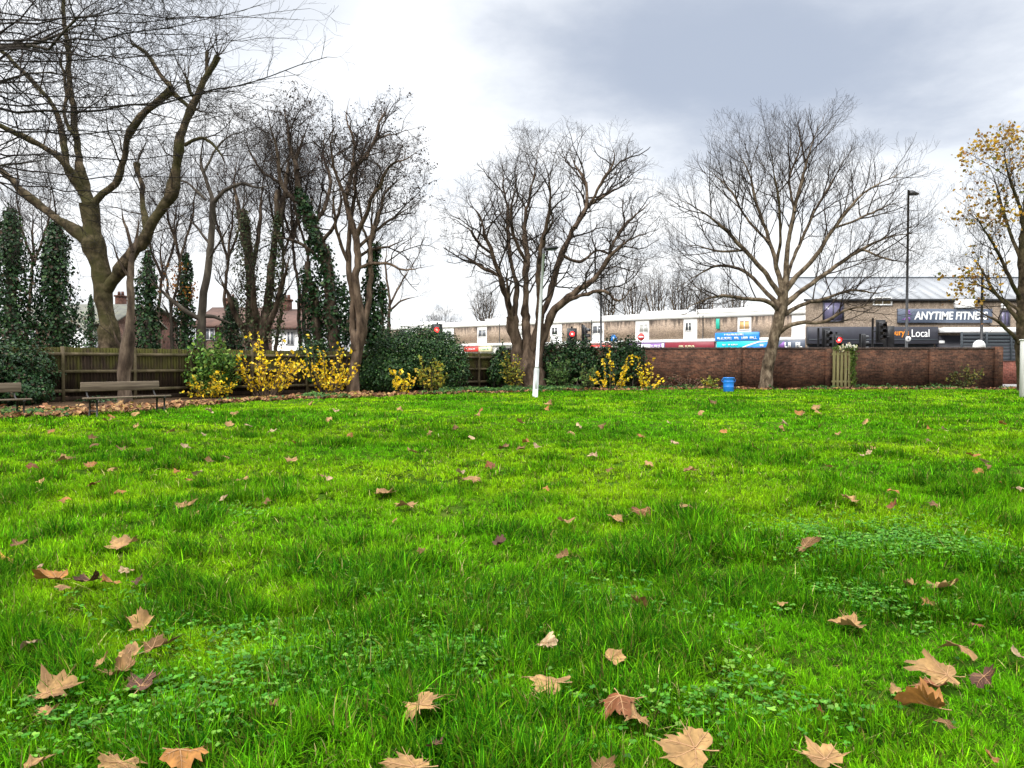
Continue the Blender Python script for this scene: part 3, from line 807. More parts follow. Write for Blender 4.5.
class Grower:
    def __init__(s, par, env, seed):
        s.p, s.env, s.q = par, env, random.Random(seed)
        s.out = {1: [], 2: [], 3: [], 4: []}
        s.tips = []
    def inside(s, p):
        if s.env is None:
            return True
        c, r = s.env
        d = ((p[0] - c[0]) / r[0]) ** 2 + ((p[1] - c[1]) / r[1]) ** 2 + ((p[2] - c[2]) / r[2]) ** 2
        return d < 1 + .12 * math.sin(p[0] * 2.1 + p[2] * 1.7) + .1 * math.sin(p[2] * 3.1 - p[0] * 1.1 + p[1])
    def path(s, p0, d, L, r0, lvl):
        p, q = s.p, s.q
        n = p['seg'][lvl]
        pts = [tuple(p0)]; d = list(d); P = list(p0)
        h = L / n; wig = p['wig'][lvl]; tr = p['trop'][lvl]
        for i in range(n):
            d = [d[0] + q.gauss(0, wig), d[1] + q.gauss(0, wig), d[2] + q.gauss(0, wig) + tr]
            l = math.sqrt(d[0] ** 2 + d[1] ** 2 + d[2] ** 2) or 1
            d = [c / l for c in d]
            P = [P[k] + d[k] * h for k in range(3)]
            if not s.inside(P):
                h *= .35
            pts.append(tuple(P))
        return pts
    def sprout(s, pts, rad, lvl):
        """lvl: level of the children"""
        p, q = s.p, s.q
        if lvl > p['levels']:
            return
        seg = [math.dist(pts[i], pts[i + 1]) for i in range(len(pts) - 1)]
        L = sum(seg)
        cum = [0]
        for x in seg:
            cum.append(cum[-1] + x)
        t0 = p['from'][lvl]
        n = int(L * (1 - t0) / p['space'][lvl] + q.random())
        az = q.random() * 6.28
        kids = [(t0 + (1 - t0) * (i + q.random()) / max(n, 1), False) for i in range(n)] + [(1.0, True)] * p['term'][lvl]
        for t, end in kids:
            s_ = t * L; i = 0
            while i < len(seg) - 1 and cum[i + 1] < s_:
                i += 1
            f = (s_ - cum[i]) / (seg[i] or 1)
            a, b = pts[i], pts[i + 1]
            P = [a[k] + (b[k] - a[k]) * f for k in range(3)]
            if not s.inside(P):
                continue
            rr = rad[i] + (rad[min(i + 1, len(rad) - 1)] - rad[i]) * f
            tg = [(b[k] - a[k]) / (seg[i] or 1) for k in range(3)]
            az += 2.4 + q.gauss(0, .5)
            ang = math.radians(q.uniform(*p['ang'][lvl])) * (.55 if end else 1)
            ref = Vector((0, 0, 1)) if abs(tg[2]) < .9 else Vector((1, 0, 0))
            tv = Vector(tg); u = tv.cross(ref).normalized(); v = tv.cross(u)
            d = tv * math.cos(ang) + (u * math.cos(az) + v * math.sin(az)) * math.sin(ang)
            d.z += p['up'][lvl]; d.normalize()
            Lc = p['len'][lvl] * (1.2 - .6 * t) * q.uniform(.6, 1.25)
            rc = min(rr * .72, p['rad'][lvl] * q.uniform(.75, 1.25))
            cp = s.path(P, d, Lc, rc, lvl)
            m = len(cp)
            cr = [max(p['tip'], rc * (1 - .72 * j / (m - 1))) for j in range(m)]
            s.out[lvl].append((cp, cr))
            if lvl == p['levels']:
                s.tips.append(cp[-1])
            s.sprout(cp, cr, lvl + 1)
    def mesh(s, mb, lv, k):
        if s.out[lv]:
            mb.tubes(np.array([o[0] for o in s.out[lv]]), np.array([o[1] for o in s.out[lv]]), k)

BASE = dict(levels=4, seg=[0, 6, 5, 4, 3], wig=[0, .16, .2, .22, .2], trop=[0, .05, .05, .05, .04], space=[0, .55, .33, .22, .16], term=[0, 3, 2, 2, 1],
            ang=[0, (30, 60), (30, 60), (30, 60), (25, 60)], up=[0, .15, .15, .12, .1], len=[0, 2.4, 1.15, .6, .33], rad=[0, .035, .016, .0085, .005], tip=.0032, **{'from': [0, .25, .2, .15, .15]})

def envelope(cx, cy, rx, ry, Y, depth=.8):
    c = at(cx, cy, Y)
    return (c, (rx * Y / F, rx * Y / F * depth, ry * Y / F))

def tree(name, Y, base, trunk, limbs, par, env, label, cat='tree', group=None, trunk_mat='bark_brown', twig_mat='twig', seed=1, taper=True, gnarl=.02, knob=0.0, sides=9, rs=1.0, trs=1.0):
    """trunk and limbs as pixel centre lines at depth Y; finer wood is grown"""
    q = np.random.default_rng(seed)
    root = thing(name, ground_at(*base) if len(base) == 2 else base, label, cat, group)
    tm, cm = MB(), MB()
    par = {**BASE, **par}
    gr = Grower(par, env, seed)
    for k, pts in enumerate(trunk):
        P, R = limb_from_pixels(pts, Y, 0.0, gnarl, knob, q); R = R * trs
        tm.tubes(P[None], R[None], sides + 3)
    for k, L in enumerate(limbs):
        pts, slope = (L if isinstance(L, tuple) and not isinstance(L[0][0], (int, float)) and isinstance(L[1], (int, float)) else (L, None))
        if slope is None:
            slope = float(q.uniform(-.55, .55))
        P, R = limb_from_pixels(pts, Y, slope, gnarl, knob, q, taper); R = R * rs
        tm.tubes(P[None], R[None], sides)
        gr.sprout([tuple(p) for p in P], list(R), 1)
    tm.build('trunk', M[trunk_mat], root, smooth=True)
    gr.mesh(cm, 1, 6); gr.mesh(cm, 2, 5); gr.mesh(cm, 3, 4); gr.mesh(cm, 4, 3)
    if cm.n:
        cm.build('crown', M[twig_mat], root, smooth=True)
    return root, gr

IVY = [(4, (.008, .028, .008)), (4, (.014, .045, .011)), (2, (.03, .075, .018)), (.6, (.07, .12, .04)), (1.2, (.07, .05, .03))]
def ivy_on(root, lines, n, size=.13, pal=IVY, mat='ivy', name='ivy', axis_down=True):
    """ivy leaves round centre lines; lines: [(P (n,3), coat radius array)]"""
    mb = MB()
    Ls = np.array([np.linalg.norm(np.diff(P, axis=0), axis=1).sum() * np.mean(R) for P, R in lines]); Ls = Ls / Ls.sum()
    for (P, R), w in zip(lines, Ls):
        m = int(n * w)
        i = rng.uniform(0, len(P) - 1.001, m); a = i.astype(int); f = (i - a)[:, None]
        c = P[a] * (1 - f) + P[a + 1] * f
        rr = R[a] * (1 - f[:, 0]) + R[np.minimum(a + 1, len(R) - 1)] * f[:, 0]
        th = rng.uniform(0, 6.28, m)
        lump = .18 + 1.55 * NZ[2](th * .8 + 3, c[:, 2] * 1.0 + P[0, 0], .7, 3)
        r_ = rr * lump * np.clip(rng.normal(.85, .22, m), .15, 1.5)
        d = np.stack([np.cos(th), np.sin(th), .25 * rng.normal(size=m)], 1)
        c = c + d * r_[:, None]
        c[:, 2] += rng.normal(0, .1, m)
        nr = d + .5 * rng.normal(size=(m, 3)) + np.array([0, 0, .5])
        leaf_cards(mb, c, rng.uniform(.5, 1.6, m) * size, nr, pick_cols(m, pal), .95, .2, axis=np.array([0, 0, -1.0]) if axis_down else None)
    return mb.build(name, M[mat], root, color=True)

def px_line(pts, Y, step=.25):
    D = smooth_poly([[*at(px, py, Y), r * Y / F] for px, py, r in pts], step)
    return D[:, :3], np.maximum(D[:, 3], .02)

# --- the big pollarded plane on the left
Y1 = 28.0
T1, g1 = tree('pollarded_plane_tree', Y1, (-14.8, 28.0, 0),
    [[(107, 404, 13.5), (107, 380, 12), (106, 345, 11), (105, 318, 11), (103, 300, 12), (101, 285, 13.5), (99, 268, 11), (96, 250, 12), (92, 232, 12), (90, 215, 10.5), (89, 203, 9.5)]],
    [([(104, 292, 9), (118, 276, 9), (134, 256, 8.5), (150, 235, 8), (163, 214, 7.5), (174, 195, 7.5), (180, 172, 6.5), (185, 145, 6.2), (191, 118, 5.5), (200, 92, 5), (207, 75, 4.5), (213, 64, 4.6), (218, 56, 5.2)], -.1),
     ([(96, 246, 8.5), (84, 236, 8), (66, 222, 6.5), (46, 203, 5.8), (24, 184, 5), (4, 168, 4.6), (-30, 148, 4)], .12),
     ([(90, 208, 8), (85, 190, 6.5), (80, 165, 5.6), (77, 135, 5), (75, 105, 4.6), (72, 75, 4.2), (69, 45, 3.6), (66, 15, 3), (62, -20, 2.4)], .1),
     ([(92, 206, 7), (102, 194, 5.2), (116, 180, 5), (120, 160, 4.6), (125, 140, 4.3), (136, 122, 4.2), (150, 108, 3.9), (162, 98, 4), (172, 90, 5)], -.2),
     ([(88, 204, 6.5), (78, 186, 4.5), (66, 164, 3.8), (58, 138, 3.6), (50, 108, 3.3), (34, 88, 3), (18, 72, 2.6), (2, 52, 2.2)], .25),
     ([(86, 196, 5), (68, 168, 4), (48, 150, 4), (24, 138, 3.6), (0, 124, 3.4), (-30, 112, 3)], -.3),
     ([(77, 138, 3.4), (64, 120, 2.6), (66, 90, 2.4), (60, 60, 2)], .2),
     ([(150, 235, 5), (144, 222, 4.2), (142, 205, 4), (143, 190, 3.6), (139, 176, 3.2), (137, 164, 4.2)], .3),
     ([(172, 90, 4), (164, 78, 3), (154, 66, 2.8), (146, 52, 2.6), (132, 44, 2.2)], .2),
     ([(172, 92, 3.4), (180, 100, 2.6), (188, 108, 2.6), (196, 110, 2.2)], .1),
     ([(196, 100, 2.6), (190, 92, 2.4), (187, 80, 2.6)], -.3),
     ([(208, 78, 2.4), (206, 62, 2.4), (207, 52, 2.6)], .3),
     ([(185, 145, 2.2), (200, 138, 1.9), (212, 144, 1.6), (222, 156, 1.3)], -.2)],
    dict(space=[0, .75, .6, .42, .2], len=[0, 1.9, 1.1, .6, .3], rad=[0, .026, .014, .0085, .0045], levels=3, trop=[0, .06, .03, .02, 0], up=[0, .2, .1, .1, .1], ang=[0, (35, 80), (25, 55), (25, 60), (25, 60)]), None,
    'huge pollarded plane tree with knobbly mossy trunk rising behind the fence', trunk_mat='bark_plane', twig_mat='twig', taper=False, seed=3, gnarl=.03, knob=.6, sides=12, rs=.84, trs=.92)
# --- slim rough-barked trunk in front of the fence
T1b, g1b = tree('slender_tree', 24.2, (125, 404.5),
    [[(125, 405, 9.5), (125, 390, 8), (124, 372, 8.6), (126, 358, 9.4), (128, 345, 7.4), (130, 330, 4.6), (131, 300, 3.8), (131, 275, 3.2), (132, 255, 2.8)]],
    [([(132, 258, 2.6), (137, 235, 1.8), (140, 212, 1.1)], .2), ([(131, 285, 1.8), (120, 262, 1.4), (112, 240, 1)], -.3), ([(126, 352, 2.5), (117, 342, 2), (113, 330, 1.4)], -.2), ([(133, 252, 2), (128, 228, 1.5), (120, 200, 1)], .1)],
    dict(levels=3, space=[0, .5, .35, .25, .2], len=[0, .9, .5, .3, .2], rad=[0, .012, .008, .005, .004]), None,
    'slender tree with swollen reddish foot standing between bench and fence', trunk_mat='bark_brown', seed=4, knob=.45)

# --- slim forked tree behind the fence corner
T2, g2 = tree('forked_tree', 32.0, ground_at(198, 394),
    [[(198, 396, 6.5), (200, 350, 6), (203, 310, 5.5), (207, 270, 4.8), (211, 235, 4.4), (213, 202, 4.2)]],
    [([(213, 203, 3.4), (209, 188, 2.8), (203, 170, 2.2), (201, 150, 1.6), (205, 128, 1.2)], .2), ([(213, 203, 3.2), (224, 190, 2.6), (240, 182, 2.3), (258, 186, 1.9), (276, 184, 1.3)], -.2), ([(204, 172, 1.8), (215, 152, 1.5), (232, 135, 1.2), (250, 133, .9)], .2),
     ([(202, 320, 3.4), (188, 312, 3), (172, 300, 2.6), (158, 286, 2), (146, 272, 1.4)], -.2), ([(203, 316, 3), (216, 318, 2.4), (232, 324, 1.8)], .2), ([(210, 245, 2), (196, 225, 1.6), (180, 214, 1.2)], .3), ([(206, 200, 1.8), (192, 186, 1.5), (176, 180, 1.2), (160, 182, .9)], .3),
     ([(208, 260, 1.6), (222, 240, 1.3), (235, 215, .9)], -.3)],
    dict(levels=4, space=[0, .4, .34, .26, .2], len=[0, 2.0, 1.0, .5, .3], rad=[0, .022, .013, .008, .005]), envelope(205, 200, 85, 125, 32),
    'slim dark tree forking into arching limbs behind the fence corner', trunk_mat='bark_dark', twig_mat='twig_dark', seed=5)

# --- stumpy many-stemmed tree overgrown with ivy
Y3 = 36.0
T3, g3 = tree('overgrown_tree', Y3, ground_at(258, 392),
    [[(258, 393, 17), (258, 365, 16), (257, 342, 15)], [(252, 345, 9), (249, 310, 7), (247, 270, 6), (246, 235, 5), (244, 210, 4)], [(262, 345, 8), (266, 310, 6), (272, 270, 5), (276, 230, 4), (278, 190, 3)]],
    [([(246, 250, 4), (240, 215, 3), (234, 185, 2), (238, 155, 1.5)], .3), ([(276, 240, 4), (284, 200, 3), (288, 165, 2.2), (292, 130, 1.6)], .2), ([(262, 340, 5), (276, 305, 3.5), (286, 275, 2.8), (292, 245, 2)], -.4), ([(250, 338, 5), (238, 315, 3.8), (228, 292, 3), (218, 272, 2)], -.4),
     ([(248, 290, 3.5), (256, 250, 3), (262, 210, 2.4), (264, 170, 1.8)], .2), ([(258, 330, 5), (253, 300, 4), (254, 270, 3)], -.5), ([(266, 310, 4), (280, 300, 2.5), (290, 285, 1.8)], .5)],
    dict(levels=4, space=[0, .46, .3, .24, .18], len=[0, 2.4, 1.2, .6, .34], rad=[0, .026, .016, .010, .0065], trop=[0, .12, .08, .05, .04]), envelope(262, 215, 60, 125, Y3),
    'stumpy many-stemmed tree with ivy-choked trunk behind yellow shrub', trunk_mat='bark_brown', seed=6, knob=.2)
ivy_on(T3, [px_line([(250, 345, 13), (248, 290, 12), (246, 240, 10), (244, 212, 4)], Y3), px_line([(272, 345, 12), (274, 300, 11), (276, 255, 9), (278, 215, 3)], Y3)], 4200, .085, [(3, (.035, .055, .02)), (3, (.06, .075, .028)), (2, (.09, .085, .04)), (2, (.02, .05, .015))])

# --- thin trees between
for k, (bx, tops, lb) in enumerate([(300, [(300, 340), (299, 290), (293, 240), (288, 190), (284, 150)], 'thin yellowish bare tree just right of the ivy-choked stump'), (318, [(306, 345), (302, 300), (308, 255), (312, 215), (310, 180)], 'thin leaning bare tree left of the two ivy-hung trunks'),
                                    (225, [(226, 345), (224, 300), (228, 260), (232, 215), (236, 170)], 'thin pale bare tree left of the ivy-choked stump'),
                                    (182, [(181, 345), (184, 300), (180, 260), (176, 225), (178, 190)], 'thin bare tree left of the slim forked tree'), (274, [(276, 345), (281, 300), (284, 255), (280, 200), (276, 140)], 'thin bare tree rising right behind the ivy-choked stump'),
                                    (160, [(160, 345), (158, 310), (163, 280), (160, 250), (165, 225)], 'thin bare tree right of the dark ivy-clad column'), (366, [(367, 345), (366, 300), (370, 250), (372, 210), (378, 170)], 'thin bare tree behind the reddish-brown trunk'),
                                    (28, [(28, 345), (30, 300), (34, 265), (32, 230), (36, 195)], 'thin bare tree between the two ivy-clad trees at the left edge')]):
    pts = [(bx, 392, 3)] + [(x, y, 2.7 - .42 * i) for i, (x, y) in enumerate(tops)]
    tree('thin_tree', 38.5, ground_at(bx, 389), [pts[:3]], [(pts[2:], .1)] + [([pts[3], (pts[3][0] + d * 12, pts[3][1] - 40, 1.6), (pts[3][0] + d * 18, pts[3][1] - 85, 1)], .3 * d) for d in (-1, 1)],
         dict(levels=4, space=[0, .3, .28, .22, .17], len=[0, 2.1, 1.0, .5, .3], rad=[0, .022, .014, .0095, .006], trop=[0, .1, .06, .05, .04]), envelope(tops[2][0], 215, 46, 120, 38.5),
         lb, group='thin bare trees behind the fence', trunk_mat='bark_brown', seed=20 + k)

# --- leaning ivy-hung tree and its brown neighbour
Y5 = 36.5
TREE5 = dict(levels=3, space=[0, .44, .30, .19, .18], len=[0, 2.5, 1.15, .5, .3], rad=[0, .034, .02, .0125, .0065], wig=[0, .34, .36, .34, .3], ang=[0, (35, 70), (30, 65), (30, 60), (25, 60)])
T5b, g5b = tree('ivy_hung_tree', Y5, ground_at(338, 391),
    [[(340, 392, 11), (335, 345, 9), (331, 310, 8), (327, 270, 7.5), (318, 240, 7), (308, 218, 6.2)], [(322, 392, 8), (318, 345, 7), (314, 300, 6), (308, 262, 4)]],
    [([(309, 222, 5.4), (300, 195, 4.2), (298, 165, 3.4), (304, 138, 2.6), (311, 118, 2)], .15), ([(303, 205, 3.6), (288, 196, 3), (278, 180, 2.6), (275, 155, 2.1), (270, 128, 1.6), (268, 110, 1.2)], -.3), ([(298, 170, 2.6), (290, 145, 2.2), (286, 120, 1.8), (284, 102, 1.3)], .3),
     ([(312, 228, 3.4), (325, 205, 2.8), (330, 180, 2.4), (322, 150, 2), (326, 122, 1.4)], .4), ([(327, 268, 3), (310, 250, 2.3), (290, 240, 1.9), (272, 238, 1.4), (255, 232, 1)], -.3), ([(320, 244, 3), (336, 224, 2.3), (341, 200, 1.8), (338, 172, 1.3)], -.4), ([(278, 182, 2), (262, 172, 1.6), (248, 150, 1.2), (244, 130, .9)], .2)],
    TREE5, envelope(295, 195, 84, 108, Y5), 'leaning tree with ivy-hung trunk and dark dangling seed bunches, left of the brown trunk', trunk_mat='bark_brown', seed=8, gnarl=.03)
ivy_on(T5b, [px_line([(340, 392, 15), (335, 345, 14), (330, 305, 13), (325, 268, 10), (315, 236, 8), (304, 205, 6), (298, 190, 3)], Y5), px_line([(320, 392, 13), (316, 345, 12), (312, 305, 10), (307, 270, 5)], Y5), px_line([(352, 345, 10), (346, 310, 9), (340, 285, 5)], Y5 + .4)], 7600, .12)
Y5c = 33.0
T5, g5 = tree('brown_trunked_tree', Y5c, (353, 393),
    [[(353, 394, 10), (353, 375, 8), (357, 352, 7.4), (361, 332, 8), (359, 312, 6.4), (356, 285, 5.4), (357, 262, 5), (356, 240, 4.8), (354, 230, 4.6)], [(356, 350, 6), (351, 318, 4.6), (349, 285, 4.2), (348, 250, 3.8)], [(360, 345, 5), (366, 315, 4), (368, 285, 3.6), (370, 262, 3.2)]],
    [([(348, 256, 3.6), (349, 225, 3), (353, 195, 2.6), (358, 165, 2.2), (368, 140, 1.8), (376, 118, 1.2)], .2), ([(370, 266, 3.2), (373, 240, 2.8), (381, 212, 2.4), (394, 186, 2), (412, 176, 1.4)], .3), ([(348, 262, 2.6), (338, 236, 2.2), (334, 205, 1.8), (338, 170, 1.3)], -.4), ([(355, 234, 4.6), (349, 214, 3.8), (346, 194, 3.2), (352, 172, 2.8), (363, 158, 2.5), (378, 140, 2.2), (398, 133, 1.8), (422, 127, 1.3)], .12), ([(357, 236, 3.6), (366, 214, 3), (376, 190, 2.6), (390, 168, 2.2), (408, 156, 1.8), (430, 145, 1.2)], -.35), ([(347, 194, 2.6), (353, 170, 2.3), (354, 146, 2), (346, 122, 1.6), (350, 98, 1.2)], .3),
     ([(357, 268, 2.6), (372, 266, 2.1), (388, 264, 1.8), (404, 270, 1.4), (434, 266, .9)], -.3), ([(356, 250, 2.6), (368, 238, 2.3), (384, 222, 1.9), (402, 212, 1.5), (420, 200, 1)], .4), ([(348, 205, 2.6), (336, 180, 2.1), (330, 150, 1.7), (336, 118, 1.3)], -.3), ([(366, 160, 1.9), (380, 122, 1.6), (392, 104, 1.2)], .3),
     ([(357, 258, 2.4), (370, 250, 2), (390, 246, 1.6), (410, 238, 1.2)], .5)],
    TREE5, envelope(380, 200, 66, 112, Y5c), 'tree with bare reddish-brown trunk and dark seed bunches, left of the ivy hedge', trunk_mat='bark_red', seed=9, gnarl=.03)
ivy_on(T5, [px_line([(372, 345, 8), (371, 310, 8), (372, 275, 7), (375, 245, 4)], Y5c + .8)], 1900, .12)
for root, gr, n in ((T5b, g5b, 700), (T5, g5, 620)):       # bunches of dried keys at the outer tips
    tips = np.array(gr.tips)
    z = tips[:, 2]; w = (z > np.quantile(z, .2))
    tips = tips[w][rng.choice(w.sum(), min(n, w.sum()), replace=False)]
    mb = MB(); m = 5
    c = np.repeat(tips, m, 0) + rng.normal(0, .06, (len(tips) * m, 3)) - np.array([0, 0, .05])
    leaf_cards(mb, c, rng.uniform(.06, .12, len(c)), rng.normal(size=(len(c), 3)), pick_cols(len(c), [(3, (.03, .022, .02)), (2, (.06, .04, .03))]), .5, .2)
    mb.build('seed_bunches', M['dry'], root, color=True)
mb_root = thing('ivy_spire', ground_at(382, 391), 'narrow ivy-clad stump with pointed top above the hedge', 'tree')
P, R = px_line([(380, 391, 3), (381, 345, 2.6), (383, 290, 1.5)], 37.5)
t_ = MB(); t_.tubes(P[None], R[None], 8); t_.build('trunk', M['bark_brown'], mb_root, smooth=True)
ivy_on(mb_root, [px_line([(379, 391, 9), (380, 345, 9), (382, 315, 6), (383, 284, 2)], 37.5)], 1500, .12)
_, _ = tree('background_tree', 58.0, ground_at(392, 380), [[(392, 378, 3), (390, 330, 2.4), (390, 300, 2)]], [([(390, 302, 1.8), (386, 270, 1.4), (388, 240, 1)], .2), ([(390, 305, 1.6), (402, 280, 1.2), (414, 262, .8)], .2), ([(390, 310, 1.6), (404, 300, 1.2), (420, 296, .8)], -.2)],
    dict(levels=4, space=[0, .7, .5, .35, .25], len=[0, 2, 1.1, .6, .4], rad=[0, .022, .014, .01, .008]), envelope(396, 285, 38, 52, 58), 'small bare tree seen beyond the ivy hedge', trunk_mat='bark_brown', seed=31)

# --- broad many-stemmed tree by the white lamp post
Y6 = 39.0
T6, g6 = tree('many_stemmed_tree', Y6, ground_at(529, 389),
    [[(531, 390, 22), (530, 378, 18), (529, 364, 12), (529, 345, 5)], [(525, 388, 12), (520, 366, 9.5), (516, 342, 6.5), (513, 330, 7.5), (512, 316, 6)], [(533, 388, 9), (536, 366, 8), (541, 345, 7), (546, 325, 6)]],
    [([(512, 318, 4.8), (506, 296, 3.6), (499, 273, 3), (492, 252, 2.6), (487, 238, 2.4), (481, 218, 2), (470, 208, 1.5), (460, 206, 1.1)], -.25),
     ([(513, 322, 4.6), (515, 300, 3.4), (513, 276, 2.8), (510, 250, 2.5), (508, 215, 2.2), (503, 185, 1.8), (500, 158, 1.2)], .3),
     ([(529, 360, 6), (527, 320, 4.6), (526, 285, 4), (526, 255, 3.5), (524, 225, 3), (528, 195, 2.5), (536, 165, 2), (541, 140, 1.3)], .12),
     ([(531, 360, 5.6), (537, 320, 4.2), (539, 290, 3.6), (537, 260, 3.2), (544, 225, 2.8), (550, 195, 2.3), (545, 165, 1.8), (537, 147, 1.2)], -.3),
     ([(536, 350, 5), (543, 318, 4), (552, 290, 3.6), (564, 255, 3.4), (574, 228, 3.2), (588, 207, 2.8), (608, 194, 2.3), (626, 181, 1.8), (640, 161, 1.2)], .1),
     ([(575, 228, 2.8), (586, 205, 2.4), (586, 185, 2.1), (576, 165, 1.7), (570, 150, 1.2)], .3),
     ([(546, 330, 5.4), (555, 310, 4.4), (572, 296, 3.8), (590, 282, 3.2), (604, 264, 2.9), (616, 250, 2.5), (634, 238, 2), (662, 227, 1.2)], -.2),
     ([(552, 314, 3), (568, 300, 2.5), (590, 292, 2.2), (606, 290, 1.9), (622, 300, 1.6), (634, 285, 1.2), (642, 268, .8)], -.5),
     ([(588, 208, 2), (604, 180, 1.7), (614, 160, 1.3), (610, 142, 1)], -.3), ([(500, 276, 2.2), (484, 268, 1.8), (468, 258, 1.4), (454, 250, 1)], .3), ([(526, 262, 2.4), (514, 232, 2), (516, 200, 1.6), (520, 165, 1.1)], -.4),
     ([(606, 264, 2), (620, 232, 1.7), (640, 212, 1.3), (654, 198, .9)], .4), ([(513, 325, 2.5), (508, 290, 1.8), (509, 262, 1.2)], -.6), ([(493, 254, 2), (476, 240, 1.6), (468, 228, 1.2), (462, 235, .9)], -.3), ([(564, 256, 2.4), (578, 262, 1.8), (600, 250, 1.4), (620, 262, 1)], .6)],
    dict(levels=4, space=[0, .44, .36, .27, .34], len=[0, 2.9, 1.4, .62, .33], rad=[0, .044, .025, .0145, .008], wig=[0, .24, .28, .28, .26], ang=[0, (30, 62), (28, 60), (28, 58), (25, 60)]), envelope(553, 230, 116, 110, Y6, .85),
    'broad bare tree of many twisting stems right behind the white lamp post', trunk_mat='bark_red', seed=12, gnarl=.03, knob=.45)

# --- plane tree in front of the brick wall
Y7 = 38.7
T7, g7 = tree('bare_plane_tree', Y7, (766, 389.5),
    [[(765, 391, 12), (767, 381, 10), (769, 368, 9), (773, 350, 8.2), (776, 334, 8.8), (779, 318, 9), (782, 304, 8.4), (784, 290, 7)]],
    [([(784, 296, 5.6), (787, 270, 4.2), (790, 243, 3.5), (795, 210, 2.9), (803, 176, 2.3), (812, 142, 1.7), (822, 120, 1.3), (832, 104, .9)], .05),
     ([(784, 292, 4.6), (800, 272, 3.8), (816, 255, 3.3), (834, 228, 2.8), (862, 195, 2.2), (894, 177, 1.6), (924, 163, 1)], -.1),
     ([(783, 306, 4.6), (806, 289, 3.8), (838, 267, 3.2), (863, 250, 2.7), (894, 236, 2), (932, 232, 1.1)], .2),
     ([(780, 332, 4.2), (790, 325, 3.4), (806, 321, 2.9), (826, 321, 2.5), (844, 310, 2), (868, 304, 1.5), (890, 292, 1)], -.45),
     ([(782, 316, 3.8), (802, 305, 3), (826, 298, 2.4), (852, 290, 2), (880, 292, 1.5), (905, 284, 1)], .5),
     ([(783, 294, 4.6), (777, 268, 3.6), (769, 240, 3), (758, 206, 2.5), (751, 175, 2), (738, 152, 1.6), (724, 137, 1)], .12),
     ([(782, 298, 4.2), (764, 272, 3.4), (744, 250, 2.9), (724, 230, 2.4), (703, 214, 1.9), (668, 195, 1)], -.2),
     ([(780, 306, 4.2), (764, 290, 3.2), (746, 273, 2.7), (720, 265, 2.2), (695, 275, 1.6), (670, 294, 1)], .35),
     ([(780, 312, 4), (768, 302, 3.2), (748, 299, 2.6), (722, 296, 2.2), (700, 302, 1.7), (676, 312, 1)], -.4),
     ([(785, 290, 3.4), (792, 262, 2.7), (806, 232, 2.2), (820, 200, 1.8), (840, 165, 1.4), (850, 140, .9)], .45), ([(776, 268, 2.4), (780, 230, 2), (778, 195, 1.7), (772, 160, 1.2), (774, 135, .8)], -.5),
     ([(769, 242, 2.2), (748, 222, 1.8), (728, 190, 1.4), (708, 170, 1), (700, 160, .7)], .5), ([(834, 228, 2), (852, 222, 1.7), (884, 206, 1.3), (910, 198, .8)], .5), ([(795, 212, 2), (790, 180, 1.6), (800, 145, 1.2), (796, 118, .8)], .3),
     ([(864, 250, 1.8), (884, 258, 1.4), (910, 262, .9)], -.5), ([(744, 250, 1.8), (722, 252, 1.5), (696, 246, 1.1), (676, 250, .8)], .3)],
    dict(levels=4, space=[0, .42, .36, .30, .27], len=[0, 3.0, 1.5, .72, .4], rad=[0, .034, .019, .0115, .0068], wig=[0, .1, .14, .16, .16], trop=[0, .08, .06, .05, .04], ang=[0, (28, 52), (28, 52), (25, 52), (25, 55)]), envelope(798, 228, 146, 124, Y7, .8),
    'wide-spreading bare plane tree with pale mottled trunk in front of the brick wall', trunk_mat='bark_mottled', seed=14, gnarl=.018, knob=.2, rs=.86, trs=.84)

# --- right-edge tree that keeps its last yellow leaves
Y8 = 35.5
T8, g8 = tree('yellow_leaved_tree', Y8, ground_at(1025, 390),
    [[(1026, 392, 11), (1025, 350, 9.5), (1025, 300, 9), (1025, 250, 8), (1027, 210, 6.5), (1030, 170, 5), (1032, 130, 3.4)]],
    [([(1021, 345, 3.6), (1012, 335, 2.8), (998, 322, 2.2), (984, 314, 1.7), (970, 306, 1.1)], -.2), ([(1022, 325, 3.4), (1010, 310, 2.6), (996, 294, 2.2), (980, 268, 1.7), (968, 250, 1.2)], .2), ([(1022, 300, 3.2), (1010, 280, 2.5), (998, 252, 2), (984, 226, 1.6), (968, 205, 1)], -.35),
     ([(1024, 268, 3), (1012, 240, 2.3), (1004, 210, 1.9), (994, 180, 1.5), (986, 160, 1)], .25), ([(1026, 235, 2.8), (1018, 200, 2.1), (1010, 170, 1.7), (1006, 140, 1.1)], -.3), ([(1026, 280, 3), (1040, 250, 2.4), (1056, 215, 1.9), (1070, 180, 1.2)], .2), ([(1027, 310, 3), (1045, 285, 2.4), (1068, 262, 1.8), (1090, 245, 1.1)], -.2), ([(1030, 220, 2.5), (1042, 180, 1.8), (1048, 150, 1.2)], .3),
     ([(1021, 312, 2.4), (1004, 300, 1.8), (984, 286, 1.4), (962, 280, 1)], .5)],
    dict(levels=4, space=[0, .36, .30, .24, .18], len=[0, 2.2, 1.1, .5, .3], rad=[0, .022, .013, .0085, .0055], trop=[0, .09, .06, .05, .04]), envelope(1030, 225, 98, 104, Y8),
    'half-bare tree with scattered yellow leaves at the right edge', trunk_mat='bark_plane', seed=16)
tips = np.array(g8.tips)
w = np.clip((NZ[4](tips[:, 0] * 1.0, tips[:, 2], 1.6, 2) - .46) * 3.2, 0, 1) * np.where(tips[:, 0] < at(1022, 0, Y8)[0], 1.0, .6) + .02
tips = tips[rng.random(len(tips)) < w * .55]
m = 3; c = np.repeat(tips, m, 0) + rng.normal(0, .14, (len(tips) * m, 3))
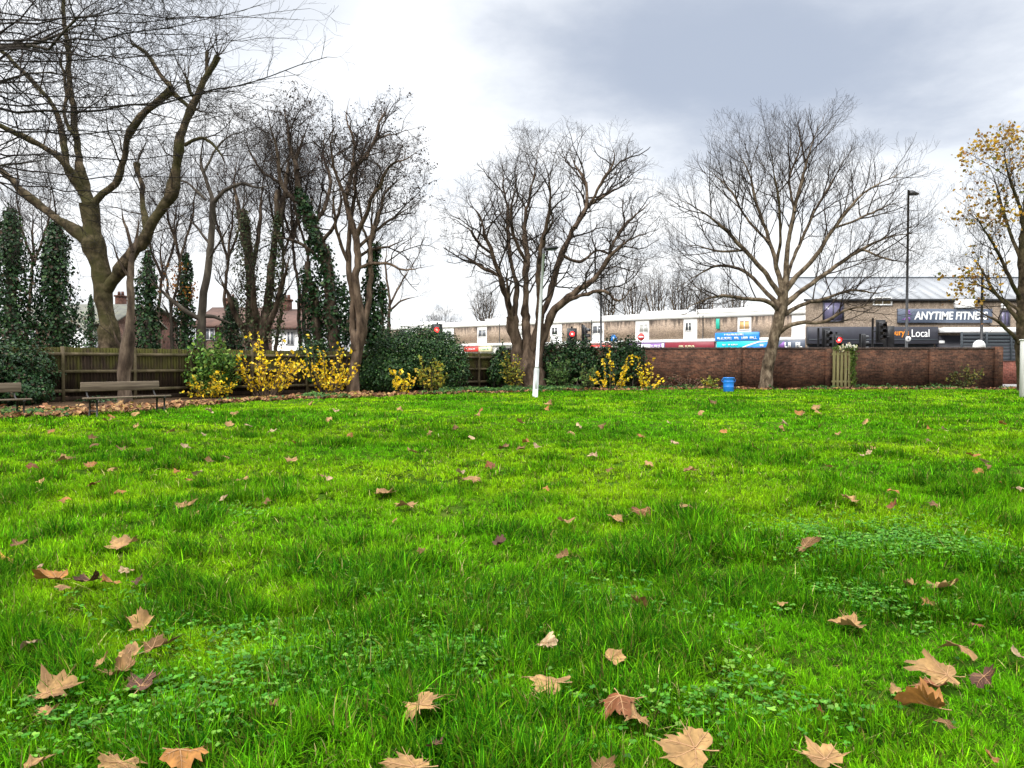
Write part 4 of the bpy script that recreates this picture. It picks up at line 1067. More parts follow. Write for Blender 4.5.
mb = MB(); leaf_cards(mb, c, rng.uniform(.09, .2, len(c)), rng.normal(size=(len(c), 3)), pick_cols(len(c), [(4, (.40, .24, .02)), (3, (.30, .17, .022)), (2, (.2, .10, .02)), (1, (.16, .15, .025))]), .9, .2)
mb.build('foliage', M['leaf'], T8, color=True)

# --- nearer tree outside the frame on the left whose limbs reach in overhead
Y9 = 9.0
T9, g9 = tree('overhanging_tree', Y9, (-8.9, 9.0, 0),
    [[(-250, 470, 20), (-250, 400, 17), (-248, 300, 15), (-244, 200, 14), (-240, 100, 12), (-236, 0, 10)]],
    [([(-240, 110, 8), (-150, 80, 7), (-60, 58, 6), (0, 48, 5.6), (30, 45, 5), (52, 37, 4), (75, 24, 3), (95, 10, 2.4), (108, -4, 1.8)], .05),
     ([(-242, 130, 5), (-120, 100, 3.4), (0, 79, 2.4), (28, 71, 1.9), (52, 72, 1.6), (80, 80, 1.4), (120, 95, 1.1), (170, 96, .7)], .15),
     ([(-242, 190, 5), (-120, 180, 3), (0, 166, 2.2), (50, 158, 1.8), (62, 140, 1.2), (66, 110, .9)], -.1),
     ([(30, 45, 2.4), (50, 52, 1.9), (75, 22, 1.5), (100, 14, 1.1), (112, 2, .8)], -.3), ([(-238, 60, 6), (-120, 0, 4), (-20, -30, 3), (40, -28, 2.2), (80, -20, 1.6), (130, -24, 1)], .1)],
    dict(levels=4, space=[0, .15, .19, .17, .16], len=[0, 1.2, .75, .42, .22], rad=[0, .015, .009, .0055, .0036], tip=.002, trop=[0, -.03, -.03, -.02, 0], up=[0, 0, 0, 0, 0], ang=[0, (30, 75), (30, 65), (25, 60), (25, 60)], wig=[0, .13, .16, .18, .18], **{'from': [0, .45, .2, .15, .15]}), None,
    'dark tree beyond the left edge whose fine limbs hang across the top corner', trunk_mat='bark_dark', twig_mat='twig_dark', seed=18, gnarl=.012)
wh = MB(); qq = random.Random(5)
for (x0, y0, x1, y1, sag, r0) in [(-40, 106, 327, 55, 26, 1.25), (-30, 100, 300, 70, 18, .8), (-40, 40, 262, 4, 14, .9), (-40, 30, 300, 20, -10, .8), (-30, 60, 258, 36, 10, .7), (-40, 128, 240, 112, 12, .9), (-40, 146, 260, 150, 10, .8), (-40, 20, 210, 46, 12, .8),
                                  (-40, 160, 235, 176, 8, .8), (-30, 90, 210, 88, 9, .7), (20, 50, 240, 50, 8, .8), (-30, 8, 290, 40, 8, .7), (40, 20, 310, 8, 6, .6), (-20, 178, 200, 190, 8, .7), (60, 40, 270, 100, 10, .6), (-40, 118, 225, 130, 9, .7)]:
    Yw = Y9 + qq.uniform(-.9, .9); n = 14
    pp = []
    for i in range(n):
        t = i / (n - 1)
        pp.append(at(x0 + (x1 - x0) * t, y0 + (y1 - y0) * t + sag * math.sin(t * math.pi) * (1 if i else 1) + qq.gauss(0, 1.6), Yw + .5 * t))
    pp = [np.array(at(-236, y0 + qq.uniform(-10, 30), Y9))] + pp
    rr = [r0 * 2.2 * Yw / F] + [r0 * Yw / F * (1.25 - .95 * i / (n - 1)) for i in range(n)]
    wh.tubes(np.array(pp)[None], np.array(rr)[None], 5)
    g2_ = Grower({**BASE, 'levels': 3, 'space': [0, .24, .2, .16, .1], 'len': [0, .5, .26, .14, .1], 'rad': [0, .005, .0034, .0026, .002], 'tip': .0013, 'trop': [0, .02, .02, 0, 0], 'wig': [0, .12, .15, .15, .15], 'term': [0, 1, 1, 1, 1]}, None, int(abs(x0 * 7 + y0)))
    g2_.sprout([tuple(p) for p in pp[2:]], rr[2:], 1)
    for lv in (1, 2, 3):
        g2_.mesh(wh, lv, 4 if lv == 1 else 3)
wh.build('whippy_branches', M['twig_dark'], T9, smooth=True)

# --- far trees beyond the shops
def far_tree(px, Y, top, width, label, seed, n=8):
    q = random.Random(seed)
    base = ground_at(px, HOR + H * F / Y)
    yb = HOR + H * F / Y
    ym = yb + (top - yb) * .35
    limbs = []
    for k in range(n):
        a = (k - (n - 1) / 2) / max(1, (n - 1) / 2)
        limbs.append(([(px, ym + 6 * abs(a), .9), (px + a * width * .25, ym + (top - ym) * .4, .65), (px + a * width * .42 + q.uniform(-2, 2), top + abs(a) * 14 + q.uniform(0, 6), .3)], q.uniform(-.4, .4)))
    r, _ = tree('background_tree', Y, base, [[(px, yb, 1.6), (px, ym, 1.1)]], limbs, dict(levels=3, space=[0, .7, .6, .45, .3], len=[0, 3.6, 1.9, 1.0, .6], rad=[0, .042, .028, .018, .012], tip=.008, trop=[0, .1, .08, .05, .04]),
                envelope(px, (ym + top) / 2, width * .55, (ym - top) * .62 + 2, Y), label, group='bare trees beyond the shops', trunk_mat='bark_mottled', seed=seed, gnarl=.05)
    return r
for k, a in enumerate([(484, 135, 278, 36, 'small bare tree above the shop roof, left of the many-stemmed tree'), (442, 170, 312, 44, 'low faint bare tree above the roof over the red signal'), (608, 150, 268, 34, 'leftmost of a row of bare trees above the roof, right of the many-stemmed tree'),
                       (632, 150, 262, 34, 'bare tree second from the left in the row above the no entry sign'), (656, 148, 258, 36, 'middle bare tree of the row above the shop roof'), (680, 146, 262, 34, 'bare tree fourth from the left in the row above the roof'), (704, 146, 268, 34, 'bare tree at right end of the row, left of the plane tree'),
                       (735, 140, 270, 34, 'bare tree above the roof, half hidden behind the plane tree limbs')]):
    far_tree(*a, seed=40 + k)

# --- ivy-clad trees and evergreens behind the fence
def column(px, Y, top, wid, label, n, name='ivy_clad_tree', pal=IVY, size=.13, twigs=True, seed=1):
    yb = HOR + H * F / Y
    root = thing(name, ground_at(px, yb), label, 'tree', 'ivy-clad trees behind the fence')
    n = int(n * 1.8); size *= .75
    P, R = px_line([(px, yb, wid * .16), (px, (yb + top) / 2, wid * .12), (px, top - 4, wid * .05)], Y)
    t = MB(); t.tubes(P[None], R[None], 8)
    t.build('trunk', M['bark_dark'], root, smooth=True)
    h = wid / 2 * .8
    ivy_on(root, [px_line([(px, yb, h), (px + h * .1, yb + (top - yb) * .3, h * 1.15), (px - h * .1, yb + (top - yb) * .6, h * 1.0), (px, yb + (top - yb) * .85, h * .7), (px, top, h * .2)], Y)], n, size, pal)
    if twigs:
        g_ = Grower({**BASE, 'levels': 3, 'space': [0, .5, .35, .22, .2], 'len': [0, 1.5, .7, .4, .3], 'rad': [0, .016, .01, .006, .005]}, None, seed)
        g_.sprout([tuple(p) for p in P], list(R), 1)
        tw = MB()
        for lv in (1, 2, 3):
            g_.mesh(tw, lv, 4)
        tw.build('crown', M['twig_dark'], root, smooth=True)
column(11, 31, 212, 44, 'tall dark ivy-clad tree at the left edge', 5200, seed=1)
column(56, 32, 224, 42, 'ivy-clad column of a tree between left edge and pollarded plane', 5200, seed=2)
column(91, 40, 298, 14, 'narrow dark conifer just left of the pollarded plane trunk', 900, name='conifer', twigs=False, seed=3)
column(148, 34, 254, 27, 'dark ivy-clad column right of the slender tree', 2600, seed=4)
column(186, 35, 256, 22, 'ivy-clad column next to the slim forked tree', 2000, seed=5)
column(232, 37, 300, 28, 'low dark evergreen left of the ivy-choked stump', 1800, name='evergreen', twigs=False, seed=6)
yb = HOR + H * F / 34.5
AUT, ga = tree('autumn_tree', 34.5, ground_at(172, yb), [[(172, yb, 3), (172, 340, 2.4), (171, 300, 2)]], [([(171, 305, 1.8), (166, 275, 1.4), (162, 250, .9)], .2), ([(171, 310, 1.8), (178, 280, 1.4), (182, 252, .9)], -.2), ([(171, 320, 1.6), (160, 300, 1.2)], -.4), ([(171, 320, 1.6), (183, 305, 1.2)], .4)],
    dict(levels=3, space=[0, .35, .25, .2, .2], len=[0, 1.0, .6, .35, .3], rad=[0, .014, .009, .006, .005]), envelope(171, 298, 20, 58, 34.5), 'small tree still in rusty orange leaf behind the fence', trunk_mat='bark_dark', seed=51)
tips = np.array(ga.tips); c = np.repeat(tips, 4, 0) + rng.normal(0, .12, (len(tips) * 4, 3)); c = c[rng.random(len(c)) < np.where(c[:, 2] < at(0, 285, 34.5)[2], .9, .3)]
mb = MB(); leaf_cards(mb, c, rng.uniform(.08, .16, len(c)), rng.normal(size=(len(c), 3)), pick_cols(len(c), [(3, (.3, .12, .02)), (3, (.2, .08, .02)), (1, (.4, .22, .03))]))
mb.build('foliage', M['leaf'], AUT, color=True)

# --- shrubs
def shrub(name, px, Y, top, wid, label, stems, leaves, pal, size=.1, cat='shrub', group=None, arch=.5, dense=1.0, base_py=None, stem_mat='twig', angles=None, leaf_from=.15, yoff=.0):
    yb = base_py or HOR + H * F / Y
    b = ground_at(px, HOR + H * F / Y); b = np.array([b[0], Y, relief(b[0], Y)])
    hgt = (yb - top) * Y / F; half = wid / 2 * Y / F
    root = thing(name, b, label, cat, group)
    st, lf = MB(), MB()
    Ps = []
    for k in range(stems):
        a = rng.uniform(0, 6.28); sp = math.sqrt(rng.random()) * half
        if angles is not None:
            dx, hh = angles[k % len(angles)]; ex, ey = dx * half + rng.normal(0, .05), rng.normal(0, .25); hz = hh * hgt
        else:
            ex, ey = math.cos(a) * sp, math.sin(a) * sp * .7; hz = hgt * (1 - .45 * (sp / half) ** 2) * rng.uniform(.45, 1.1)
        b0 = b + np.array([ex * .25 + rng.normal(0, .06), ey * .25, 0]); e = b + np.array([ex, ey, hz])
        t = np.linspace(0, 1, 7)[:, None]
        mid = np.array([ex * .2, ey * .2, 0]) * 0
        P = b0 * (1 - t) + e * t; P[:, 2] += arch * .25 * hz * np.sin(t[:, 0] * math.pi * .9); P += np.cumsum(rng.normal(0, .025, (7, 3)), 0)
        Ps.append(P)
    Ps = np.array(Ps)
    st.tubes(Ps, np.linspace(.014, .004, 7)[None].repeat(len(Ps), 0) * (1 + Y / 60), 5)
    n = leaves
    k = rng.integers(0, len(Ps), n); i = leaf_from * 6 + (5.99 - leaf_from * 6) * rng.random(n); ii = i.astype(int); f = (i - ii)[:, None]
    c = Ps[k, ii] * (1 - f) + Ps[k, ii + 1] * f + rng.normal(0, .06 * dense, (n, 3))
    c[:, 2] = np.maximum(c[:, 2], .05)
    leaf_cards(lf, c, rng.uniform(.65, 1.35, n) * size, rng.normal(size=(n, 3)) + np.array([0, -.3, .7]), pick_cols(n, pal), .62, .25)
    st.build('stems', M[stem_mat], root, smooth=True)
    lf.build('foliage', M['leaf'], root, color=True)
    return root
YEL = [(6, (.74, .51, .012)), (3, (.66, .43, .015)), (2, (.76, .60, .06)), (.5, (.36, .24, .03))]
YG = [(3, (.30, .27, .03)), (3, (.17, .2, .03)), (2, (.42, .32, .03)), (1, (.08, .13, .025))]
GRN = [(4, (.075, .17, .025)), (3, (.12, .23, .035)), (2, (.2, .29, .05)), (2, (.035, .09, .018))]
shrub('leafy_shrub', 212, 29.2, 332, 66, 'tall leafy green shrub turning yellow at its foot, right of the fence corner', 44, 2300, GRN, .14, dense=1.6)
shrub('leafy_shrub', 208, 28.4, 372, 50, 'yellow-green low growth at the foot of the tall leafy shrub', 18, 420, YEL + YG, .12)
shrub('yellow_shrub', 266, 29.6, 334, 92, 'largest bright yellow shrub, in front of the fence beside the green one', 40, 640, YEL, .15, group='yellow shrubs along the bed', arch=.3, stem_mat='bark_red')
shrub('yellow_shrub', 328, 31.5, 336, 78, 'bright yellow shrub left of the reddish-brown trunk', 32, 440, YEL, .15, group='yellow shrubs along the bed', arch=.3, stem_mat='bark_red')
shrub('yellow_shrub', 401, 31.2, 366, 36, 'low sparse yellow shrub at the foot of the ivy hedge', 14, 130, YEL, .15, group='yellow shrubs along the bed')
shrub('yellow_shrub', 431, 32.6, 352, 34, 'yellow-green shrub in front of the right end of the ivy hedge', 26, 600, YG, .13, group='yellow shrubs along the bed')
shrub('yellow_shrub', 513, 37.8, 348, 30, 'yellow-green shrub beside the foot of the many-stemmed tree', 22, 420, YG, .14, group='yellow shrubs along the bed')
shrub('leafy_shrub', 562, 37.3, 352, 32, 'small green shrub just right of the white lamp post', 24, 700, [(3, (.06, .12, .03)), (2, (.1, .17, .04)), (1, (.03, .07, .02))], .13)
shrub('leafy_shrub', 589, 37.0, 360, 22, 'pale green sapling between small green shrub and yellow twigs', 14, 260, [(3, (.09, .15, .04)), (2, (.15, .2, .05))], .14)
shrub('yellow_shrub', 612, 36.6, 350, 50, 'yellow twiggy shrub with two long slanting shoots, in front of wall ivy', 10, 270, YEL, .145, group='yellow shrubs along the bed', arch=.1, angles=[(.85, .98), (-.12, 1.05), (-.3, .85), (.45, .55), (.8, .4), (-.5, .5), (.1, .7), (-.9, .3), (.6, .75)], dense=.6, stem_mat='bark_red')
shrub('yellow_shrub', 647, 36.6, 357, 38, 'small yellow shrub at the left end of the bare brick wall', 10, 210, YEL, .14, group='yellow shrubs along the bed', arch=.1, angles=[(-.45, 1.0), (-.15, .85), (.55, .95), (.8, .55), (.2, .9), (-.6, .6), (.4, .6), (-.3, .4), (.75, .4)], dense=.6, stem_mat='bark_red')
shrub('weedy_shrub', 711, 38.4, 371, 24, 'weedy little shrub at the wall foot beside the blue barrel', 10, 170, YG, .12)
shrub('weedy_shrub', 966, 39.2, 362, 40, 'thin yellowish shrub growing up the right end of the brick wall', 16, 330, [(2, (.16, .14, .03)), (2, (.1, .11, .03)), (1, (.05, .08, .02))], .12)
shrub('weedy_shrub', 690, 39.2, 372, 70, 'straggle of bramble along the brick wall right of the small yellow shrub', 22, 200, [(2, (.12, .06, .04)), (1, (.06, .09, .03)), (1, (.2, .1, .06))], .12, arch=1.2, stem_mat='bark_red')

def ivy_mass(name, blobs, label, n, pal=IVY, size=.13, cat='ivy'):
    """blobs: (px, py, Y, rx px, rz px, ry m): overlapping ellipsoids whose skins are covered in leaves"""
    first = blobs[0]
    root = thing(name, ground_at(first[0], HOR + H * F / first[2]), label, cat)
    lf, st = MB(), MB()
    ar = np.array([b[3] * b[4] for b in blobs], float); ar /= ar.sum()
    n = int(n * 1.8); size = size * .74
    for b, w in zip(blobs, ar):
        m = int(n * w); c0 = at(b[0], b[1], b[2]); r = np.array([b[3] * b[2] / F, b[5], b[4] * b[2] / F])
        d = unit(rng.normal(size=(m, 3)) * np.array([1, 1, 1]))
        lump = .58 + .8 * NZ[5](d[:, 0] * 2 + b[0], d[:, 2] * 2 + d[:, 1], .55, 3)
        c = c0 + d * r * (lump * np.clip(rng.normal(.93, .13, m), .2, 1.3))[:, None]
        k = c[:, 2] > .02; c, d = c[k], d[k]
        leaf_cards(lf, c, rng.uniform(.7, 1.4, len(c)) * size, d * 1.0 + .55 * rng.normal(size=(len(c), 3)) + np.array([0, 0, .5]), pick_cols(len(c), pal), .9, .2, axis=np.array([0, 0, -1.0]))
        q = 16
        e = c0 + unit(rng.normal(size=(q, 3))) * r * .9; s0 = np.array([c0[0], c0[1], .0]) + rng.normal(0, .15, (q, 3)); e[:, 2] = np.maximum(e[:, 2], .1); s0[:, 2] = 0
        t = np.linspace(0, 1, 4)[None, :, None]
        st.tubes(s0[:, None] * (1 - t) + e[:, None] * t + rng.normal(0, .05, (q, 4, 3)), np.linspace(.02, .006, 4)[None].repeat(q, 0), 4)
    st.build('stems', M['bark_dark'], root, smooth=True)
    lf.build('foliage', M['ivy'], root, color=True)
    return root
HEDGE = [(4, (.010, .032, .009)), (4, (.02, .058, .013)), (2, (.05, .11, .022)), (.6, (.12, .16, .06))]
ivy_mass('ivy_hedge', [(378, 362, 34.8, 22, 26, 1.0), (402, 358, 35.2, 26, 28, 1.1), (428, 356, 35.6, 26, 27, 1.1), (450, 364, 35.8, 18, 26, .9), (412, 342, 35.9, 20, 14, .8), (365, 372, 34.6, 14, 20, .8), (440, 344, 36.0, 16, 12, .7), (388, 376, 34.4, 30, 16, .9)], 'big billowing ivy hedge covering the fence in mid picture', 20000, HEDGE, .105, 'hedge')
ivy_mass('ivy_bush', [(12, 374, 23.6, 26, 30, .7), (36, 376, 24.6, 16, 28, .6), (-30, 372, 22.6, 30, 32, .7), (20, 392, 23.4, 28, 12, .7)], 'ivy smothering the fence behind the left bench', 7500, IVY, .1, 'ivy')
ivy_mass('ivy_bush', [(502, 364, 39.4, 10, 18, .5), (497, 374, 39.2, 9, 14, .5)], 'narrow ivy clump between fence end and many-stemmed tree', 1500, HEDGE, .13)
ivy_mass('ivy_bush', [(558, 364, 39.4, 18, 24, .6), (578, 362, 39.5, 20, 22, .6), (590, 370, 39.4, 12, 20, .6)], 'dark ivy mound on the wall right of the white lamp post', 5200, IVY, .13)
ivy_mass('ivy_bush', [(620, 362, 39.3, 20, 24, .6), (630, 356, 39.4, 15, 18, .6), (612, 372, 39.2, 14, 18, .5)], 'dark ivy mound on the wall behind yellow slanting shoots', 4200, IVY, .13)
ivy_mass('ivy_bush', [(308, 366, 32.6, 14, 22, .5), (316, 358, 32.8, 10, 16, .5)], 'ivy on the fence between the two bright yellow shrubs', 1600, HEDGE, .12)
ivy_mass('ivy_bush', [(100, 404, 25.2, 24, 7, .35)], 'low ivy patch at the fence foot behind the middle of the bench', 500, IVY, .09)
ivy_mass('ivy_bush', [(245, 372, 31.4, 16, 20, .5)], 'dark undergrowth on the fence behind the largest yellow shrub', 1300, IVY, .12)
# ------------------------------------------------------------------ walls, fences, furniture, buildings
class LB(MB):
    """builder whose coordinates are already local to the parent"""
    def build(s, name, mat, parent=None, smooth=False, color=False):
        o = MB.build(s, name, mat, None, smooth, color)
        o.parent = parent
        return o
def fence_mat(name, dark, moss):
    m = mat_noise(name, [(0.3, tuple(c * .55 for c in dark)), (0.55, dark), (0.75, tuple(c * 1.7 for c in dark))], 5.0, .9, 7, .4, (3, 3, .35), .15)
    nt = m.node_tree; b = nt.nodes['Principled BSDF']; src = b.inputs['Base Color'].links[0].from_socket
    tc = nt.nodes.new('ShaderNodeTexCoord'); mp = nt.nodes.new('ShaderNodeMapping'); mp.inputs['Scale'].default_value = (2.4, 2.4, .5)
    nt.links.new(tc.outputs['Object'], mp.inputs[0])
    n = N(nt, 'ShaderNodeTexNoise', Scale=1.1, Detail=7, Roughness=.65); nt.links.new(mp.outputs[0], n.inputs['Vector'])
    sx = nt.nodes.new('ShaderNodeSeparateXYZ'); nt.links.new(tc.outputs['Object'], sx.inputs[0])
    ma = N(nt, 'ShaderNodeMath', operation='MULTIPLY_ADD'); nt.links.new(sx.outputs[2], ma.inputs[0]); ma.inputs[1].default_value = .13; nt.links.new(n.outputs['Fac'], ma.inputs[2])
    r = ramp(nt, ma.outputs[0], [(.60, (0, 0, 0)), (.78, (.85, .85, .85))])
    nt.links.new(mixc(nt, r.outputs[0], src, moss), b.inputs['Base Color'])
    return m
M['fence'] = fence_mat('fence_board', (.03, .02, .013), (.058, .058, .010))
M['rail'] = mat_noise('fence_rail', [(.3, (.04, .036, .014)), (.5, (.075, .06, .032)), (.7, (.12, .095, .06))], 3.0, .9, 7, .3, (1, 1, 1), .15)
M['brick'] = brick_mat('wall_brick', (.15, .07, .042), (.05, .03, .022), (.12, .095, .075), moss=(1.7, 2.6, (.04, .036, .022)))
M['brick_red'] = brick_mat('red_brick', (.25, .085, .06), (.19, .07, .05), (.2, .15, .13))
M['coping'] = mat_noise('coping_brick', [(.3, (.04, .03, .026)), (.6, (.085, .058, .048)), (.75, (.10, .095, .05))], 5.0, .95, 8, .5)
M['tan_brick'] = brick_mat('panel_brick', (.40, .325, .255), (.33, .265, .205), (.38, .345, .31), stain_top=(4.1, 6.6, (.075, .06, .05)), vary=[(.3, (.85, .82, .8)), (.6, (1.05, 1.03, 1.0)), (.8, (1.15, 1.1, 1.08))])
M['buff_brick'] = brick_mat('buff_brick', (.27, .225, .175), (.2, .165, .13), (.24, .22, .2), stain_top=(4.0, 6.6, (.08, .065, .05)), vary=[(.3, (.75, .72, .7)), (.6, (1.05, 1.03, 1.0)), (.8, (1.25, 1.2, 1.15))])
M['white_wall'] = mat_noise('white_render', [(.3, (.76, .76, .75)), (.6, (.86, .86, .855))], .6, .8, 8, .1)
M['shop_glass'] = paint('shop_glass', (.05, .055, .06), .12, .6)
M['curtain_glass'] = paint('curtain_glass', (.42, .42, .4), .25, .5, .3, 1.5)
M['window_glass'] = paint('window_glass', (.13, .14, .16), .12, .6, .4, 1.2)
M['boarded'] = paint('boarded_blind', (.62, .38, .16), .7)
M['dark_fascia'] = paint('dark_fascia', (.035, .036, .048), .45)
M['slate_blue'] = paint('slate_blue', (.085, .105, .15), .4)
M['roof_metal'] = mat_noise('roof_metal', [(.3, (.17, .178, .19)), (.7, (.25, .258, .27))], .5, .5, 6, .1, (1, .1, 1), .3, .1)
M['slate'] = mat_noise('slate_roof', [(.3, (.09, .09, .085)), (.55, (.15, .15, .12)), (.75, (.19, .18, .1))], 2.0, .9, 8, .5)
M['tile'] = mat_noise('tile_roof', [(.3, (.06, .034, .026)), (.7, (.12, .066, .05))], 2.0, .9, 8, .5)
M['white_paint'] = paint('white_paint', (.78, .78, .77), .5)
M['sign_white'] = paint('sign_white', (.86, .86, .86), .5, .3, .03)
M['sign_red'] = paint('sign_red', (.62, .05, .04), .45)
M['sign_maroon'] = paint('sign_maroon', (.22, .02, .035), .45)
M['sign_purple'] = paint('sign_purple', (.22, .1, .34), .45)
M['sign_cream'] = paint('sign_cream', (.72, .68, .42), .5)
M['sign_blue'] = paint('sign_blue', (.02, .22, .68), .4)
M['sign_teal'] = paint('sign_teal', (.01, .46, .58), .4)
M['sign_orange'] = paint('sign_orange', (.75, .26, .02), .5)
M['sign_green'] = paint('sign_green', (.02, .4, .3), .5)
M['black_metal'] = paint('black_metal', (.014, .014, .016), .4, .5)
M['grey_slat'] = paint('grey_slat', (.045, .055, .065), .5)
M['galv'] = mat_noise('galvanised', [(.3, (.42, .44, .45)), (.7, (.58, .59, .59))], 2.5, .45, 7, .05, (1, 1, .3), .5, .1)
M['post_pale'] = mat_noise('weathered_post', [(.3, (.34, .34, .31)), (.6, (.5, .5, .47)), (.75, (.36, .38, .27))], 3.0, .8, 7, .2, (2, 2, .3))
M['bench_wood'] = mat_noise('bench_wood', [(.3, (.07, .052, .037)), (.5, (.13, .10, .07)), (.7, (.2, .16, .115))], 3.0, .85, 8, .4, (.4, .4, 8), .2)
M['bench_metal'] = paint('bench_metal', (.02, .018, .017), .6)
M['pallet_wood'] = mat_noise('pallet_wood', [(.3, (.12, .11, .042)), (.5, (.2, .18, .08)), (.7, (.28, .25, .13))], 2.5, .85, 8, .4, (5, 5, .3), .2)
M['blue_plastic'] = paint('blue_plastic', (.015, .17, .55), .35, .5)
M['red_lamp'] = emit_mat('red_lamp', (1.0, .03, .03), 2.5)
M['red_core'] = emit_mat('red_core', (1.0, .3, .25), 3.0)
M['dark_lens'] = paint('dark_lens', (.02, .015, .012), .2, .6)

def run_fence(A, B, label, seed, h=1.8):
    A, B = np.array(A, float), np.array(B, float); q = np.random.default_rng(seed)
    L = np.linalg.norm(B - A); rz = math.atan2(*(B - A)[::-1])
    root = thing('timber_fence', (*A, 0), label, 'fence', None, rz)
    bd = LB(); x = 0
    while x < L:
        w = q.uniform(.105, .125)
        bd.box((x + w / 2, q.normal(0, .003), .17 + (h - .17) / 2 + q.normal(0, .006)), (w * 1.04, .018, h - .17), rz=.13)
        x += w * .93
    bd.build('board_panel', M['fence'], root)
    gb = LB(); gb.bbox((L / 2, -.02, .09), (L, .03, .17), bev=.004); gb.build('gravel_board', M['fence'], root)
    n = int(L / 2.4) + 1
    for k in range(n + 1):
        p = LB(); p.bbox((min(k * 2.4, L), -.06, h / 2 + .01), (.1, .1, h + .03), bev=.012); p.build('fence_post', M['rail'], root)
    for z in (.36, 1.0, h - .22):
        for k in range(n):
            x0, x1 = k * 2.4 + .052, min((k + 1) * 2.4, L) - .052
            if x1 - x0 < .2:
                continue
            r = LB(); r.prism([(-.115, z - .045), (-.03, z - .055), (-.03, z + .055), (-.085, z + .05)], x0, x1, 'x'); r.build('rail', M['rail'], root)
    return root
run_fence((-20.5, 17.6), (-12.1, 29.0), 'weathered timber fence behind the benches, green with algae', 1)
run_fence((-12.1, 29.0), (-.75, 39.9), 'shaded timber fence behind the yellow shrubs and the ivy hedge', 2)

# brick wall
root = thing('brick_wall', (12.0, 40.1, 0), 'long dark brown brick wall along the far side of the lawn', 'wall')
w = MB(); w.box((12.3, 40.115, 1.0), (26.0, .23, 2.0)); w.build('wall', M['brick'], root)
cp = MB(); q = np.random.default_rng(3)
x = -.7
while x < 25.25:
    d_ = q.uniform(.07, .08); cp.box((x + d_ / 2, 40.115 + q.normal(0, .006), 2.055 + q.normal(0, .006)), (d_ - .006, .245, .112)); x += d_
cp.build('coping', M['coping'], root)
for px in (592, 738, 828, 932):
    X = at(px, 388, 40)[0]; p = MB(); p.box((X, 39.97, 1.02), (.34, .1, 2.04)); p.build('pier', M['brick'], root)
p = MB(); p.box((25.25, 40.1, 1.075), (.4, .36, 2.15)); p.build('pier', M['brick'], root)
root = thing('red_brick_wall', (29.5, 44.2, 0), 'low red brick wall past the right end of the brown one, under the dark slats', 'wall')
w = MB(); w.box((30.5, 44.2, .7), (11, .22, 1.4)); w.build('wall', M['brick_red'], root)
w = MB(); w.box((30.5, 44.2, 1.425), (11.04, .26, .046)); w.build('coping', M['coping'], root)
root = thing('slatted_screen', (29.5, 44.2, 1.45), 'dark grey horizontal slatted screen standing on the low red brick wall', 'fence')
for k in range(8):
    s_ = MB(); s_.bbox((30.6, 44.2, 1.56 + k * .2), (9.8, .03, .13), bev=.004); s_.build('slat', M['grey_slat'], root)
for k in range(5):
    s_ = MB(); s_.bbox((25.75 + k * 1.42 * (1 if k < 3 else 1.25), 44.13, 2.27), (.1, .09, 1.64), bev=.01); s_.build('screen_post', M['grey_slat'], root)

# slatted gate leaning on the wall, with a climber on it
root = thing('wooden_gate', (*at(843.5, 388, 39.7)[:2], 0), 'pale slatted wooden gate set against the brick wall', 'gate')
X0 = at(843.5, 388, 39.72)[0]
for k in range(6):
    s_ = MB(); s_.bbox((X0 - .5 + k * .2, 39.72, 1.04), (.135, .025, 1.96 + rnd.uniform(-.03, .03)), bev=.004); s_.build('slat', M['pallet_wood'], root)
for z in (.35, 1.75):
    s_ = MB(); s_.bbox((X0, 39.755, z), (1.2, .04, .1), bev=.004); s_.build('rail', M['pallet_wood'], root)
root = thing('climbing_plant', (X0 + .5, 39.66, 0), 'climbing plant with white flowers over the slatted wooden gate', 'plant')
n = 420; t = rng.random(n); c = np.stack([X0 + .46 + rng.normal(0, .09, n), 39.66 + rng.normal(0, .03, n), .2 + 1.85 * t], 1)
c2 = np.stack([X0 + rng.uniform(-.55, .65, 160), 39.68 + rng.normal(0, .06, 160), 2.06 + rng.normal(0, .07, 160)], 1)
lf = MB(); c = np.concatenate([c, c2]); leaf_cards(lf, c, rng.uniform(.06, .12, len(c)), rng.normal(size=(len(c), 3)) + np.array([0, -1, .4]), pick_cols(len(c), [(2, (.12, .17, .03)), (2, (.06, .11, .02))])); lf.build('foliage', M['leaf'], root, color=True)
fl = MB(); ctr = np.array([[X0 - .25, 39.6, 2.02], [X0 + .25, 39.65, 2.2], [X0 + .52, 39.62, 2.12], [X0 - .1, 39.62, 2.12]])
for q_ in ctr:
    fl = MB(); c = q_ + rng.normal(0, .07, (26, 3)); leaf_cards(fl, c, rng.uniform(.06, .12, 26), rng.normal(size=(26, 3)) + np.array([0, -.6, .5]), pick_cols(26, [(3, (.8, .8, .68)), (1, (.75, .62, .35))], .05)); fl.build('blossom', M['leaf'], root, color=True)
st = MB(); pp = np.array([[X0 + .48, 39.68, 0], [X0 + .44, 39.67, .8], [X0 + .5, 39.67, 1.5], [X0 + .3, 39.68, 2.1]]); st.tube(pp, .012, 5); st.build('stems', M['twig'], root)

